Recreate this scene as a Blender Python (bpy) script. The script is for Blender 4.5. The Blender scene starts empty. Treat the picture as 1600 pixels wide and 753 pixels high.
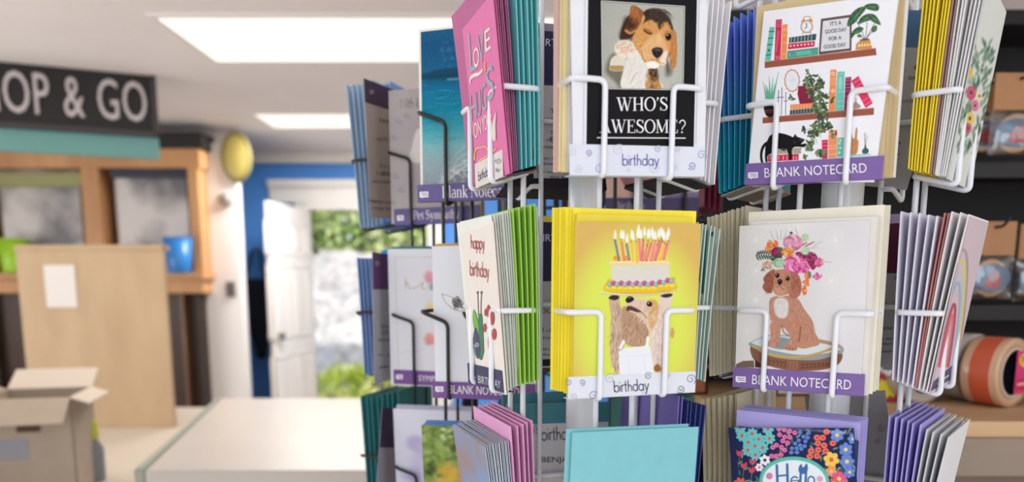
import bpy, bmesh, math, random
import numpy as np
from mathutils import Vector, Matrix, Euler
SC = bpy.context.scene
COL = SC.collection
rng = random.Random(7)

# ------------------------------------------------------------------ camera
FP, CYP, PITCH, EYE = 1224.5, 621.6, 0.1548, 1.5     # focal length, optical axis row, downward pitch, eye height
cam_d = bpy.data.cameras.new('camera'); cam = bpy.data.objects.new('camera', cam_d); COL.objects.link(cam)
cam_d.sensor_fit = 'HORIZONTAL'; cam_d.sensor_width = 36.0; cam_d.lens = 36.0*FP/1600.0
cam_d.shift_y = (CYP-376.5)/1600.0
cam_d.clip_start = 0.01
cam.location = (0, 0, EYE); cam.rotation_euler = (math.pi/2-PITCH, 0, 0)
cam_d.dof.use_dof = True; cam_d.dof.focus_distance = 0.86; cam_d.dof.aperture_fstop = 3.3
SC.camera = cam

# ------------------------------------------------------------------ light
SC.view_settings.view_transform = 'Standard'; SC.view_settings.look = 'None'
SC.view_settings.gamma = 1.0; SC.view_settings.use_curve_mapping = False
SC.view_settings.exposure = -0.2
world = bpy.data.worlds.new('daylight'); SC.world = world; world.use_nodes = True
wn = world.node_tree.nodes; wl = world.node_tree.links; wn.clear()
wo = wn.new('ShaderNodeOutputWorld'); wb = wn.new('ShaderNodeBackground')
wb.inputs[0].default_value = (0.93, 0.975, 1.05, 1); wb.inputs[1].default_value = 1.12
wl.new(wb.outputs[0], wo.inputs[0])
sun_d = bpy.data.lights.new('sun', 'SUN'); sun = bpy.data.objects.new('sun', sun_d); COL.objects.link(sun)
sun_d.energy = 2.9; sun_d.angle = math.radians(3); sun_d.color = (1, .96, .88)
sun.rotation_euler = (math.radians(38), math.radians(-20), 0)   # from high above the street, over the roof
def area(name, loc, target, size, size_y, power, color=(1, 1, 1)):
    d = bpy.data.lights.new(name, 'AREA'); d.shape = 'RECTANGLE'; d.size = size; d.size_y = size_y
    d.energy = power; d.color = color
    o = bpy.data.objects.new(name, d); COL.objects.link(o); o.location = loc
    o.rotation_euler = (Vector(target)-Vector(loc)).to_track_quat('-Z', 'Y').to_euler()
    return o
FAR_FILL = (-1.25, 5.85, 2.585)
area('left_fill', (-5.2, 2.0, 1.7), (-.8, 2.3, 1.5), 3.6, 2.2, 165, (.98, .98, 1))  # added fill from the left, lifting the background and the racks' left sides
area('ceiling_panel_lamp', (-.4, 2.9, 2.57), (-.4, 2.9, 0), 2.2, .6, 26, (1, .95, .88))
area('front_fill', (0.35, -1.9, 1.75), (0.25, 1.0, 1.5), 2.2, 1.4, 24, (.98, .99, 1))  # added fill behind the camera, reaching into the gaps between card stacks
area('far_room_fill', FAR_FILL, (FAR_FILL[0], FAR_FILL[1]+.01, 0), 1.0, .4, 72, (1, .98, .95))  # added fill that brightens the blue wall, door and lintel
area('right_fill', (2.45, -.3, 1.9), (.7, .9, 1.5), 1.6, 1.4, 10, (.97, .985, 1))  # added fill from the right, no window modelled in that wall

# ------------------------------------------------------------------ helpers
def lin(c):
    c = c/255.0
    return c/12.92 if c <= 0.04045 else ((c+0.055)/1.055)**2.4
def rgb(r, g, b): return (lin(r), lin(g), lin(b), 1)
MATS = {}
def mat(name, color, rough=.55, metal=0., noise=0., nscale=40., bump=0., bscale=200., emit=None, spec=.5, coat=0.):
    if name in MATS: return MATS[name]
    m = bpy.data.materials.new(name); m.use_nodes = True; MATS[name] = m
    nt = m.node_tree; b = nt.nodes['Principled BSDF']
    b.inputs['Base Color'].default_value = color; b.inputs['Roughness'].default_value = rough
    b.inputs['Metallic'].default_value = metal; b.inputs['Specular IOR Level'].default_value = spec
    b.inputs['Coat Weight'].default_value = coat
    if noise or bump:
        tc = nt.nodes.new('ShaderNodeTexCoord')
    if noise:
        n = nt.nodes.new('ShaderNodeTexNoise'); n.inputs['Scale'].default_value = nscale; n.inputs['Detail'].default_value = 4
        r = nt.nodes.new('ShaderNodeValToRGB')
        r.color_ramp.elements[0].position = .3; r.color_ramp.elements[1].position = .7
        c = np.array(color[:3])
        r.color_ramp.elements[0].color = (*(c*(1-noise)), 1); r.color_ramp.elements[1].color = (*np.minimum(c*(1+noise*.6), 1), 1)
        nt.links.new(tc.outputs['Object'], n.inputs['Vector']); nt.links.new(n.outputs['Fac'], r.inputs['Fac'])
        nt.links.new(r.outputs['Color'], b.inputs['Base Color'])
    if bump:
        n2 = nt.nodes.new('ShaderNodeTexNoise'); n2.inputs['Scale'].default_value = bscale
        bp = nt.nodes.new('ShaderNodeBump'); bp.inputs['Strength'].default_value = bump; bp.inputs['Distance'].default_value = .001
        nt.links.new(tc.outputs['Object'], n2.inputs['Vector']); nt.links.new(n2.outputs['Fac'], bp.inputs['Height'])
        nt.links.new(bp.outputs['Normal'], b.inputs['Normal'])
    if emit:
        b.inputs['Emission Color'].default_value = color; b.inputs['Emission Strength'].default_value = emit
    return m
def paper(r, g, b):
    return mat('paper_%d_%d_%d' % (r, g, b), rgb(r, g, b), rough=.6, noise=.03, nscale=60, spec=.3)
def ink(r, g, b):
    return mat('ink_%d_%d_%d' % (r, g, b), rgb(r, g, b), rough=.5, spec=.3)
def wood(name, c1, c2, scale=(1, 1, 1), rough=.5):
    if name in MATS: return MATS[name]
    m = bpy.data.materials.new(name); m.use_nodes = True; MATS[name] = m
    nt = m.node_tree; b = nt.nodes['Principled BSDF']; b.inputs['Roughness'].default_value = rough
    tc = nt.nodes.new('ShaderNodeTexCoord'); mp = nt.nodes.new('ShaderNodeMapping'); mp.inputs['Scale'].default_value = scale
    n = nt.nodes.new('ShaderNodeTexNoise'); n.inputs['Scale'].default_value = 6; n.inputs['Detail'].default_value = 6
    r = nt.nodes.new('ShaderNodeValToRGB'); r.color_ramp.elements[0].color = c1; r.color_ramp.elements[1].color = c2
    r.color_ramp.elements[0].position = .3; r.color_ramp.elements[1].position = .7
    L = nt.links.new
    L(tc.outputs['Object'], mp.inputs['Vector']); L(mp.outputs['Vector'], n.inputs['Vector'])
    L(n.outputs['Fac'], r.inputs['Fac']); L(r.outputs['Color'], b.inputs['Base Color'])
    return m
def two_tone(name, c1, c2, scale, lo=.45, hi=.55, rough=.7, kind='noise'):
    if name in MATS: return MATS[name]
    m = bpy.data.materials.new(name); m.use_nodes = True; MATS[name] = m
    nt = m.node_tree; b = nt.nodes['Principled BSDF']; b.inputs['Roughness'].default_value = rough
    tc = nt.nodes.new('ShaderNodeTexCoord')
    if kind == 'noise':
        n = nt.nodes.new('ShaderNodeTexNoise'); n.inputs['Detail'].default_value = 8; out = 'Fac'
    else:
        n = nt.nodes.new('ShaderNodeTexVoronoi'); out = 'Distance'
    n.inputs['Scale'].default_value = scale
    r = nt.nodes.new('ShaderNodeValToRGB'); r.color_ramp.elements[0].color = c1; r.color_ramp.elements[1].color = c2
    r.color_ramp.elements[0].position = lo; r.color_ramp.elements[1].position = hi
    L = nt.links.new
    L(tc.outputs['Object'], n.inputs['Vector']); L(n.outputs[out], r.inputs['Fac']); L(r.outputs['Color'], b.inputs['Base Color'])
    return m

def ray(px, py):
    x = (px-800)/FP; y = -(py-CYP)/FP; c, s = math.cos(PITCH), math.sin(PITCH)
    return Vector((x, c+y*s, -s+y*c))
def at_y(px, py, Y):
    d = ray(px, py); d = d*(Y/d.y); return Vector((d.x, d.y, d.z+EYE))
def at_z(px, py, Z):
    d = ray(px, py); d = d*((Z-EYE)/d.z); return Vector((d.x, d.y, d.z+EYE))
def project(P):
    X, Y, Z = P[0], P[1], P[2]-EYE
    c, s = math.cos(PITCH), math.sin(PITCH)
    fw = Y*c-Z*s; up = Y*s+Z*c
    return (800+FP*X/fw, CYP-FP*up/fw)

def link(name, me, parent=None, mats=None, smooth=False, mw=None):
    o = bpy.data.objects.new(name, me); COL.objects.link(o)
    if mats is not None:
        for m in (mats if isinstance(mats, (list, tuple)) else [mats]): me.materials.append(m)
    if smooth: me.polygons.foreach_set('use_smooth', [True]*len(me.polygons))
    if mw is not None: o.matrix_world = mw
    if parent is not None: o.parent = parent
    return o
def mesh(name, verts, faces, mi=None):
    me = bpy.data.meshes.new(name); me.from_pydata([tuple(v) for v in verts], [], faces); me.update()
    if mi is not None: me.polygons.foreach_set('material_index', mi)
    return me
def bm_mesh(name, bm):
    me = bpy.data.meshes.new(name); bm.normal_update(); bm.to_mesh(me); bm.free(); return me
def empty(name, loc=(0, 0, 0), rz=0):
    o = bpy.data.objects.new(name, None); COL.objects.link(o); o.location = loc; o.rotation_euler = (0, 0, rz)
    o.empty_display_size = .05
    return o
def tag(o, label, cat, group=None):
    o['label'] = label; o['category'] = cat
    if group: o['group'] = group
    return o
def struct(o): o['kind'] = 'structure'; return o
def bm_box(bm, lo, hi, bevel=0., M=None):
    r = bmesh.ops.create_cube(bm, size=1.0)
    lo = Vector(lo); hi = Vector(hi); c = (lo+hi)/2; d = hi-lo
    for v in r['verts']:
        v.co = Vector((v.co.x*d.x, v.co.y*d.y, v.co.z*d.z))+c
    vs = r['verts']
    if bevel > 0:
        es = list({e for v in vs for e in v.link_edges})
        rb = bmesh.ops.bevel(bm, geom=es, offset=bevel, segments=2, profile=.7, affect='EDGES')
        vs = list({v for f in rb['faces'] for v in f.verts} | {v for v in vs if v.is_valid})
    if M is not None:
        for v in vs: v.co = M @ v.co
    return vs
def box(name, lo, hi, m, parent=None, bevel=0., M=None):
    """a box given in world (or parent) coordinates"""
    bm = bmesh.new(); bm_box(bm, lo, hi, bevel, M)
    return link(name, bm_mesh(name, bm), parent, m)
def fillet(pts, rad, n=5):
    pts = [Vector(p) for p in pts]; out = [pts[0]]
    for i in range(1, len(pts)-1):
        a, b, c = pts[i-1], pts[i], pts[i+1]
        d1 = (a-b); d2 = (c-b); l1, l2 = d1.length, d2.length
        if l1 < 1e-6 or l2 < 1e-6: continue
        r = min(rad, l1*.48, l2*.48); p1 = b+d1/l1*r; p2 = b+d2/l2*r
        for k in range(n+1):
            t = k/n; out.append(p1*(1-t)**2+b*2*t*(1-t)+p2*t*t)
    out.append(pts[-1]); return out
def tube_into(V, F, pts, rad, seg=8, cap=True):
    pts = [Vector(p) for p in pts]; n = len(pts); base = len(V)
    up = None
    for i, p in enumerate(pts):
        t = (pts[min(i+1, n-1)]-pts[max(i-1, 0)])
        if t.length < 1e-9: t = Vector((0, 0, 1))
        t.normalize()
        if up is None:
            up = t.orthogonal().normalized()
        else:
            up = (up-t*up.dot(t))
            up = up.normalized() if up.length > 1e-6 else t.orthogonal().normalized()
        bi = t.cross(up)
        for k in range(seg):
            a = 2*math.pi*k/seg; V.append(p+(up*math.cos(a)+bi*math.sin(a))*rad)
    for i in range(n-1):
        for k in range(seg):
            a = base+i*seg+k; b = base+i*seg+(k+1) % seg
            F.append((a, b, b+seg, a+seg))
    if cap:
        F.append(tuple(base+k for k in range(seg))[::-1]); F.append(tuple(base+(n-1)*seg+k for k in range(seg)))
def tubes(name, paths, rad, m, parent=None, seg=8):
    V, F = [], []
    for p in paths: tube_into(V, F, p, rad, seg)
    return link(name, mesh(name, V, F), parent, m, smooth=True)
def lathe(name, prof, m, parent=None, seg=32, loc=(0, 0, 0), M=None, closed=False):
    V, F = [], []; n = len(prof)
    for i in range(seg):
        a = 2*math.pi*i/seg
        for r, z in prof: 
            v = Vector((r*math.cos(a), r*math.sin(a), z)); V.append((M @ v if M is not None else v)+Vector(loc))
    for i in range(seg):
        j = (i+1) % seg
        for k in range(n if closed else n-1): 
            k2 = (k+1) % n
            F.append((i*n+k, j*n+k, j*n+k2, i*n+k2))
    me = mesh(name, V, F)
    o = link(name, me, parent, m, smooth=True)
    return o
# ------------------------------------------------------------------ the room
CEIL, BACK = 2.6, 7.35
M_ceil = mat('ceiling_paint', rgb(238, 233, 232), rough=.9, noise=.03, nscale=2)
M_white = mat('white_paint', rgb(236, 232, 228), rough=.5)
M_blue = mat('blue_wall_paint', rgb(84, 152, 232), rough=.6, noise=.04, nscale=3)
M_beige = mat('pale_wall_paint', rgb(214, 204, 198), rough=.8)
M_floor = wood('floor_boards', rgb(178, 164, 150), rgb(204, 192, 178), (1, 8, 1))
M_counter = mat('cream_laminate', rgb(200, 192, 184), rough=.35, noise=.02, nscale=5)
M_black = mat('black_board', rgb(13, 13, 15), rough=.7, noise=.2, nscale=8)
def sbox(name, lo, hi, m): return struct(box(name, lo, hi, m))
sbox('floor', (-4.7, -1.4, -.1), (2.6, BACK+.15, 0), M_floor)
sbox('ceiling', (-4.7, -1.0, CEIL), (2.6, BACK+.15, CEIL+.1), M_ceil)
# unseen left wall, with a wide window opening added to let the left fill in
bm = bmesh.new()
bm_box(bm, (-4.8, -1.0, 0), (-4.7, BACK+.15, .75)); bm_box(bm, (-4.8, -1.0, 2.35), (-4.7, BACK+.15, CEIL)); bm_box(bm, (-4.8, 4.6, .75), (-4.7, BACK+.15, 2.35)); bm_box(bm, (-4.8, -1.0, .75), (-4.7, -.6, 2.35))
struct(link('wall_left', bm_mesh('wall_left', bm), None, M_beige))
win = struct(empty('window_1', (-4.75, 2.0, .75))); bm = bmesh.new()
for yy in (-2.6, -.9, .85, 2.55): bm_box(bm, (-.05, yy-.03, 0), (.05, yy+.03, 1.6), .004)
for zz in (0, 1.55): bm_box(bm, (-.06, -2.6, zz), (.06, 2.6, zz+.05), .004)
link('window_frame', bm_mesh('window_frame', bm), win, M_white)
sbox('wall_right', (2.5, -1.0, 0), (2.6, BACK+.15, CEIL), M_beige)
dl, dr = at_y(478, 320, BACK).x, at_y(668, 320, BACK).x
dz = at_y(560, 320, BACK).z
bm = bmesh.new()
bm_box(bm, (-4.7, BACK, 0), (dl, BACK+.15, CEIL)); bm_box(bm, (dr, BACK, 0), (2.5, BACK+.15, CEIL)); bm_box(bm, (dl, BACK, dz), (dr, BACK+.15, CEIL))
struct(link('wall_back', bm_mesh('wall_back', bm), None, M_blue))
# white lining round the doorway and the deep lintel over it
ztop = at_y(560, 284, BACK).z
bm = bmesh.new()
bm_box(bm, (dl-.32, BACK-.05, dz+.01), (dr+.16, BACK+.01, ztop), .008)
bm_box(bm, (dl-.32, BACK-.09, ztop-.05), (dr+.16, BACK, ztop+.012), .006)
bm_box(bm, (dl-.02, BACK-.03, dz-.04), (dr+.02, BACK+.16, dz+.012), .006)
bm_box(bm, (dl-.10, BACK-.03, 0), (dl, BACK+.16, dz+.012), .006); bm_box(bm, (dr, BACK-.03, 0), (dr+.14, BACK+.16, dz+.012), .006)
struct(link('trim_1', bm_mesh('trim_1', bm), None, M_white))
sbox('trim_2', (-2.9, BACK-.10, CEIL-.10), (2.5, BACK+.01, CEIL+.01), M_white)
# open white panel door, hinged on the left jamb
door = struct(empty('door_1', (dl+.02, BACK-.06, 0)))
dw = .86; ph = math.radians(-(90+6.5))
hz = dz-.05
bm = bmesh.new(); bm_box(bm, (0, -.022, .01), (dw, .022, hz), .004)
leaf_ = link('door_leaf', bm_mesh('door_leaf', bm), door, M_white)
bm = bmesh.new()
for cx in (.27, .71):
    for z0, z1 in ((hz-.42, hz-.14), (hz-1.12, hz-.5), (.2, hz-1.25)):
        for s in (-1, 1):
            y0, y1 = (.018, .028) if s > 0 else (-.028, -.018)
            bm_box(bm, (cx-.17, y0, z0), (cx+.17, y1, z0+.03), .003); bm_box(bm, (cx-.17, y0, z1-.03), (cx+.17, y1, z1), .003)
            bm_box(bm, (cx-.17, y0, z0), (cx-.14, y1, z1), .003); bm_box(bm, (cx+.14, y0, z0), (cx+.17, y1, z1), .003)
            bm_box(bm, (cx-.11, y0-.002*s, z0+.06), (cx+.11, y1-.002*s, z1-.06), .004)
link('door_panels', bm_mesh('door_panels', bm), leaf_, M_white)
bm = bmesh.new(); bm_box(bm, (dw-.10, -.07, .98), (dw-.04, .07, 1.03), .01); bm_box(bm, (dw-.15, -.075, .985), (dw-.05, -.055, 1.015), .006)
link('door_handle', bm_mesh('door_handle', bm), leaf_, mat('brushed_metal', rgb(150, 140, 125), rough=.35, metal=1))
door.rotation_euler = (0, 0, ph)

# outside: bank of shrubs over a pale rock slope
def rough_patch(name, x0, x1, y0, y1, zf, nx, ny, amp, m, seed, label=None):
    r = np.random.RandomState(seed); V = []; F = []
    for j in range(ny+1):
        for i in range(nx+1):
            x = x0+(x1-x0)*i/nx; y = y0+(y1-y0)*j/ny
            V.append((x+r.uniform(-1, 1)*amp*.5, y+r.uniform(-1, 1)*amp*.5, zf(x, y)+r.uniform(-1, 1)*amp))
    for j in range(ny):
        for i in range(nx): a = j*(nx+1)+i; F.append((a, a+1, a+nx+2, a+nx+1))
    return link(name, mesh(name, V, F), None, m)
sbox('ground', (-9, BACK+.15, -.15), (6, 18, -.02), mat('gravel', rgb(200, 190, 178), rough=.9, noise=.15, nscale=20))
slope = lambda x, y: min(0.1+max(0, (y-8.7))*1.35, 1.75)
o = rough_patch('rock_slope', -6, 2.5, 8.5, 12.2, slope, 70, 36, .09, two_tone('pale_rock', rgb(186, 178, 172), rgb(232, 228, 224), 9, .3, .65), 3); struct(o)
def leaf_bank(name, cx, cy, cz, rx, ry, rz, n, m, seed, size=.09):
    r = np.random.RandomState(seed); V = []; F = []
    for i in range(n):
        d = r.normal(size=3); d /= np.linalg.norm(d); rad = r.uniform(.55, 1.0)**.5
        p = np.array([cx, cy, cz])+d*np.array([rx, ry, rz])*rad
        a = r.normal(size=3); a /= np.linalg.norm(a); b = np.cross(a, r.normal(size=3)); b /= np.linalg.norm(b)
        s = size*r.uniform(.6, 1.3); k = len(V)
        V += [p-a*s, p+b*s*.38-a*s*.1, p+a*s, p-b*s*.38-a*s*.1]; F.append((k, k+1, k+2, k+3))
    return mesh(name, V, F)
greens = [two_tone('leaf_light', rgb(204, 222, 136), rgb(238, 242, 190), 3), two_tone('leaf_mid', rgb(170, 200, 112), rgb(222, 232, 168), 3), two_tone('leaf_lime', rgb(206, 226, 90), rgb(240, 246, 160), 3)]
for i, (bx, by, bz, sx, sz, gi, lab) in enumerate([
        (-3.0, 10.4, 2.2, .56, .8, 0, 'pale green bush nearest the open door leaf on top of the rock slope'),
        (-2.15, 10.6, 2.22, .56, .82, 1, 'mid green bush in the middle of the doorway view above pale rocks'),
        (-1.3, 10.4, 2.2, .56, .8, 0, 'light green bush partly behind the black card rack, outside the doorway'),
        (-.5, 10.6, 2.22, .56, .82, 1, 'green bush at the right jamb of the doorway, mostly behind the cards'),
        (-1.55, 8.6, .24, .75, .3, 2, 'low lime green shrub at the foot of the rock slope outside')]):
    b = empty('bush', (bx, by, 0)); tag(b, lab, 'bush')
    link('foliage', leaf_bank('foliage', 0, 0, bz, sx, .5, sz, 2600 if i < 4 else 1600, greens[gi], 20+i, .10 if i < 4 else .07), b, greens[gi])
    zb = (1.7 if i < 4 else 0.05)
    tubes('stem', [[(0, 0, zb-.1), (.05, 0, bz-.1), (.0, 0, bz+.3)], [(.03, 0, zb), (-.2, 0.05, bz+.1)], [(.03, 0, zb), (.25, -.05, bz+.15)]], .02, mat('bark', rgb(110, 88, 66), rough=.9), b)

# ceiling light panel
a = at_z(286, 24, CEIL); b2 = at_z(338, 93, CEIL)
lp = empty('ceiling_light', ((a.x+.6), (a.y+b2.y)/2, CEIL)); tag(lp, 'long recessed white light panel in the ceiling above the counter', 'ceiling light')
x0, x1 = b2.x, b2.x+2.4
y0, y1 = a.y, b2.y
bm = bmesh.new()
for lo, hi in (((x0-.03, y0-.03, CEIL-.012), (x1+.03, y0, CEIL)), ((x0-.03, y1, CEIL-.012), (x1+.03, y1+.03, CEIL)), ((x0-.03, y0, CEIL-.012), (x0, y1, CEIL)), ((x1, y0, CEIL-.012), (x1+.03, y1, CEIL))):
    bm_box(bm, lo, hi)
fr = link('frame', bm_mesh('frame', bm), None, M_white); fr.parent = lp; fr.matrix_parent_inverse = Matrix.Translation(lp.location).inverted()
df = box('diffuser', (x0, y0, CEIL-.008), (x1, y1, CEIL-.001), mat('lit_diffuser', (1, .95, .86, 1), emit=.93)); df.parent = lp; df.matrix_parent_inverse = Matrix.Translation(lp.location).inverted()

lp2 = empty('ceiling_light', (FAR_FILL[0], FAR_FILL[1], CEIL)); tag(lp2, 'far narrow white light panel added in the ceiling to house the fill lamp', 'ceiling light')  # panel added round the far fill, along a paler band of ceiling
x0, x1, y0, y1 = FAR_FILL[0]-.52, FAR_FILL[0]+.52, FAR_FILL[1]-.25, FAR_FILL[1]+.25
bm = bmesh.new()
for lo, hi in (((x0-.03, y0-.03, CEIL-.012), (x1+.03, y0, CEIL)), ((x0-.03, y1, CEIL-.012), (x1+.03, y1+.03, CEIL)), ((x0-.03, y0, CEIL-.012), (x0, y1, CEIL)), ((x1, y0, CEIL-.012), (x1+.03, y1, CEIL))): bm_box(bm, lo, hi)
fr = link('frame', bm_mesh('frame', bm), None, M_white); fr.parent = lp2; fr.matrix_parent_inverse = Matrix.Translation(lp2.location).inverted()
df = box('diffuser', (x0, y0, CEIL-.008), (x1, y1, CEIL-.001), MATS['lit_diffuser']); df.parent = lp2; df.matrix_parent_inverse = Matrix.Translation(lp2.location).inverted()

def keep(o, root):
    o.parent = root; o.matrix_parent_inverse = Matrix.Translation(root.location).inverted() if root.rotation_euler.z == 0 else root.matrix_basis.inverted()
    return o
# white end column
W0 = 6.2
p0, p1 = at_y(322, 430, W0).x, at_y(388, 430, W0).x
c_ = sbox('wall_partition', (-4.7, W0+.02, 0), (p1-.06, W0+.10, CEIL), M_beige)
sbox('trim_3', (p0, W0-.12, 0), (p1-.02, W0+.0, CEIL-.12), M_white)
# things on the column
q = at_y(371, 246, W0-.12)
pl = empty('wall_plaque', q); tag(pl, 'round yellow plaque high on the white column left of the doorway', 'plaque')
Mx = Matrix.Rotation(math.pi/2, 4, 'X')
Sx = Matrix.Diagonal((.72, 1, 1.15, 1))
lathe('rim', [(.001, .0), (.15, .0), (.165, .02), (.15, .045), (.13, .04)], mat('olive_metal', rgb(120, 112, 60), rough=.5), pl, M=Sx @ Mx)
lathe('face', [(.13, .038), (.08, .05), (.001, .052)], mat('yellow_enamel', rgb(162, 146, 74), rough=.4), pl, M=Sx @ Mx)
q = at_y(354, 311, W0-.12)
pl = empty('thermostat', q); tag(pl, 'small round grey thermostat on the white column below the yellow plaque', 'thermostat')
lathe('dial', [(.001, .03), (.05, .03), (.06, .02), (.06, 0)], mat('grey_plastic', rgb(170, 164, 160), rough=.5), pl, M=Mx)
lathe('knob', [(.001, .045), (.025, .045), (.028, .03)], mat('grey_plastic_dark', rgb(140, 135, 132), rough=.5), pl, M=Mx)
q = at_y(361, 452, W0-.12)
sw = empty('light_switch', q); tag(sw, 'dark grey switch plate on the white column at counter height', 'switch')
keep(box('plate', q+Vector((-.035, -.012, -.06)), q+Vector((.035, 0, .06)), mat('switch_grey', rgb(110, 104, 100), rough=.4), bevel=.004), sw)
keep(box('rocker', q+Vector((-.015, -.02, -.03)), q+Vector((.015, -.01, .03)), mat('switch_dark', rgb(80, 76, 74), rough=.4), bevel=.003), sw)

# wooden hutch with two panes, dark shelves below
H0 = 5.9
hut = empty('wooden_hutch', (at_y(150, 430, H0).x, H0+.15, 0)); tag(hut, 'light wood hutch with two framed panes under the black sign board', 'hutch')
oak = wood('oak', rgb(178, 126, 78), rgb(206, 156, 104), (1, 1, .15))
dark = wood('dark_wood', rgb(52, 36, 26), rgb(74, 52, 38), (1, 1, .2))
def hb(name, x0, x1, ya, yb, m, d0=0., d1=.25, bev=.006, par=None, nm=None):
    A = at_y(x0, ya, H0); B = at_y(x1, yb, H0)
    return keep(box(name, (min(A.x, B.x), H0+d0, min(A.z, B.z)), (max(A.x, B.x), H0+d1, max(A.z, B.z)), m, bevel=bev), hut)
hx0 = -60
hb('top_rail', hx0, 312, 232, 262, oak); hb('bottom_rail', hx0, 318, 432, 458, oak)
hb('middle_post', 124, 166, 262, 432, oak); hb('right_post', 292, 318, 262, 432, oak); hb('left_post', hx0, -18, 262, 432, oak)
hb('sill_board', hx0, 322, 426, 436, oak, -.06, .2)
Mpane = two_tone('grey_sketch', rgb(120, 118, 122), rgb(214, 208, 204), 2.2, .42, .62)
hb('pane', -18, 124, 262, 432, Mpane, .1, .12); hb('pane', 166, 292, 262, 432, Mpane, .1, .12)
hb('dark_blind', 166, 292, 262, 276, mat('blind_dark', rgb(44, 50, 66), rough=.6), .04, .1); hb('green_trim', -18, 122, 268, 290, mat('olive_trim', rgb(150, 150, 96), rough=.6), .04, .1)
hb('base_panel', hx0, 322, 458, 700, dark, .1, .25); hb('base_stile', 278, 300, 458, 700, wood('mid_brown', rgb(96, 70, 50), rgb(118, 88, 62), (1, 1, .2)), .02, .12)
hb('base_stile', 306, 322, 458, 700, mat('near_black_wood', rgb(40, 28, 22), rough=.6), .02, .12); hb('base_stile', -60, 8, 458, 700, mat('near_black_wood2', rgb(52, 40, 34), rough=.6), .02, .12)
hb('header_shadow_board', hx0, 316, 206, 232, mat('header_shadow', rgb(28, 24, 24), rough=.7), .0, .25)  # last board is black to stand in for the shadow below the ceiling
# tumblers on the hutch sill
for (px, py, w, h, c, lab, nm) in ((24, 428, 42, 50, (150, 196, 40), 'lime green tumbler on the hutch sill behind the plywood panel', 'tumbler'), (281, 428, 42, 52, (44, 120, 190), 'bright blue tumbler on the hutch sill at the right pane', 'tumbler')):
    A = at_y(px, py-2, H0-.03); s = H0/FP
    t = empty(nm, A); tag(t, lab, 'tumbler')
    r = w*s/2; hh = h*s
    lathe('cup', [(.001, 0), (r*.75, 0), (r*.8, .01), (r, hh), (r*.94, hh), (r*.75, .02), (.001, .02)], mat('cup_%d' % px, rgb(*c), rough=.35), t)
    lathe('rim', [(r*.98, hh-.006), (r*1.04, hh-.002), (r*1.0, hh+.006), (r*.93, hh)], mat('cup_%d' % px, rgb(*c)), t)

# hanging sign board SHOP & GO
S0 = 4.6
sy = math.radians(-24)
A = at_y(246, 160, S0)
sg = empty('sign_board', A); sg.rotation_euler = (0, 0, 0)
tag(sg, 'black sign board lettered in white hanging above the hutch', 'sign')
sw_, sh_ = 1.75, 96*S0/FP*1.05
Ms = Matrix.Rotation(-sy, 4, 'Z')
bm = bmesh.new(); bm_box(bm, (-sw_, 0, -sh_/2), (0, .04, sh_/2), .006, Ms)
link('board', bm_mesh('board', bm), sg, mat('sign_black', rgb(30, 27, 29), rough=.6))
bm = bmesh.new()
for zz in (-sh_/2, sh_/2-.03): bm_box(bm, (-sw_, -.012, zz), (0, .0, zz+.03), .003, Ms)
bm_box(bm, (-.03, -.012, -sh_/2), (0, 0, sh_/2), .003, Ms); bm_box(bm, (-sw_, -.012, -sh_/2), (-sw_+.03, 0, sh_/2), .003, Ms)
link('border', bm_mesh('border', bm), sg, mat('sign_dark_grey', rgb(66, 60, 60), rough=.6))
tubes('chain', [[Ms @ Vector((-.2, .02, sh_/2)), Ms @ Vector((-.2, .02, CEIL-A.z))], [Ms @ Vector((-sw_+.2, .02, sh_/2)), Ms @ Vector((-sw_+.2, .02, CEIL-A.z))]], .004, mat('chain_grey', rgb(150, 146, 144), rough=.4, metal=.5), sg)
SIGN = (sg, Ms, sw_, sh_)
A2 = at_y(249, 230, S0+.02)
st = empty('valance_strip', A2); tag(st, 'teal strip running below the black sign board', 'strip')
bm = bmesh.new(); bm_box(bm, (-1.78, 0, -.065), (0, .05, .06), .006, Ms); link('strip', bm_mesh('strip', bm), st, mat('teal_paint', rgb(112, 168, 162), rough=.6))
bm = bmesh.new(); bm_box(bm, (-1.78, -.008, .045), (0, .052, .07), .003, Ms); link('moulding', bm_mesh('moulding', bm), st, mat('teal_dark', rgb(86, 140, 138), rough=.6))
bm = bmesh.new(); bm_box(bm, (-.4, .01, .06), (-.36, .03, .2), 0, Ms); bm_box(bm, (-1.4, .01, .06), (-1.36, .03, .2), 0, Ms); link('bracket', bm_mesh('bracket', bm), st, MATS['sign_dark_grey'])

# plywood panel standing on the lower desk
P0 = 3.75
A = at_y(50, 668, P0); B = at_y(254, 384, P0)
pn = empty('plywood_cabinet', ((A.x+B.x)/2, P0+.04, A.z)); tag(pn, 'plain plywood cabinet back with a small white notice, in front of the wooden hutch', 'cabinet')
ply = wood('plywood', rgb(184, 154, 118), rgb(200, 172, 136), (1, 1, .3), .6)
keep(box('back_panel', (A.x, P0, A.z), (B.x, P0+.025, B.z), ply, bevel=.004), pn)
keep(box('carcass', (A.x+.02, P0+.025, A.z), (B.x-.02, P0+.07, B.z-.02), wood('plywood_dark', rgb(176, 146, 110), rgb(190, 160, 124), (1, 1, .3)), bevel=.004), pn)
keep(box('top_board', (A.x-.0, P0-.005, B.z-.02), (B.x, P0+.08, B.z+.004), ply, bevel=.004), pn)
C_ = at_y(74, 480, P0); D_ = at_y(116, 414, P0)
n_ = keep(box('notice', (C_.x, P0-.003, C_.z), (D_.x, P0+.001, D_.z), mat('notice_white', rgb(226, 220, 214), rough=.6)), pn); n_['label'] = 'white paper notice'

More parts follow.
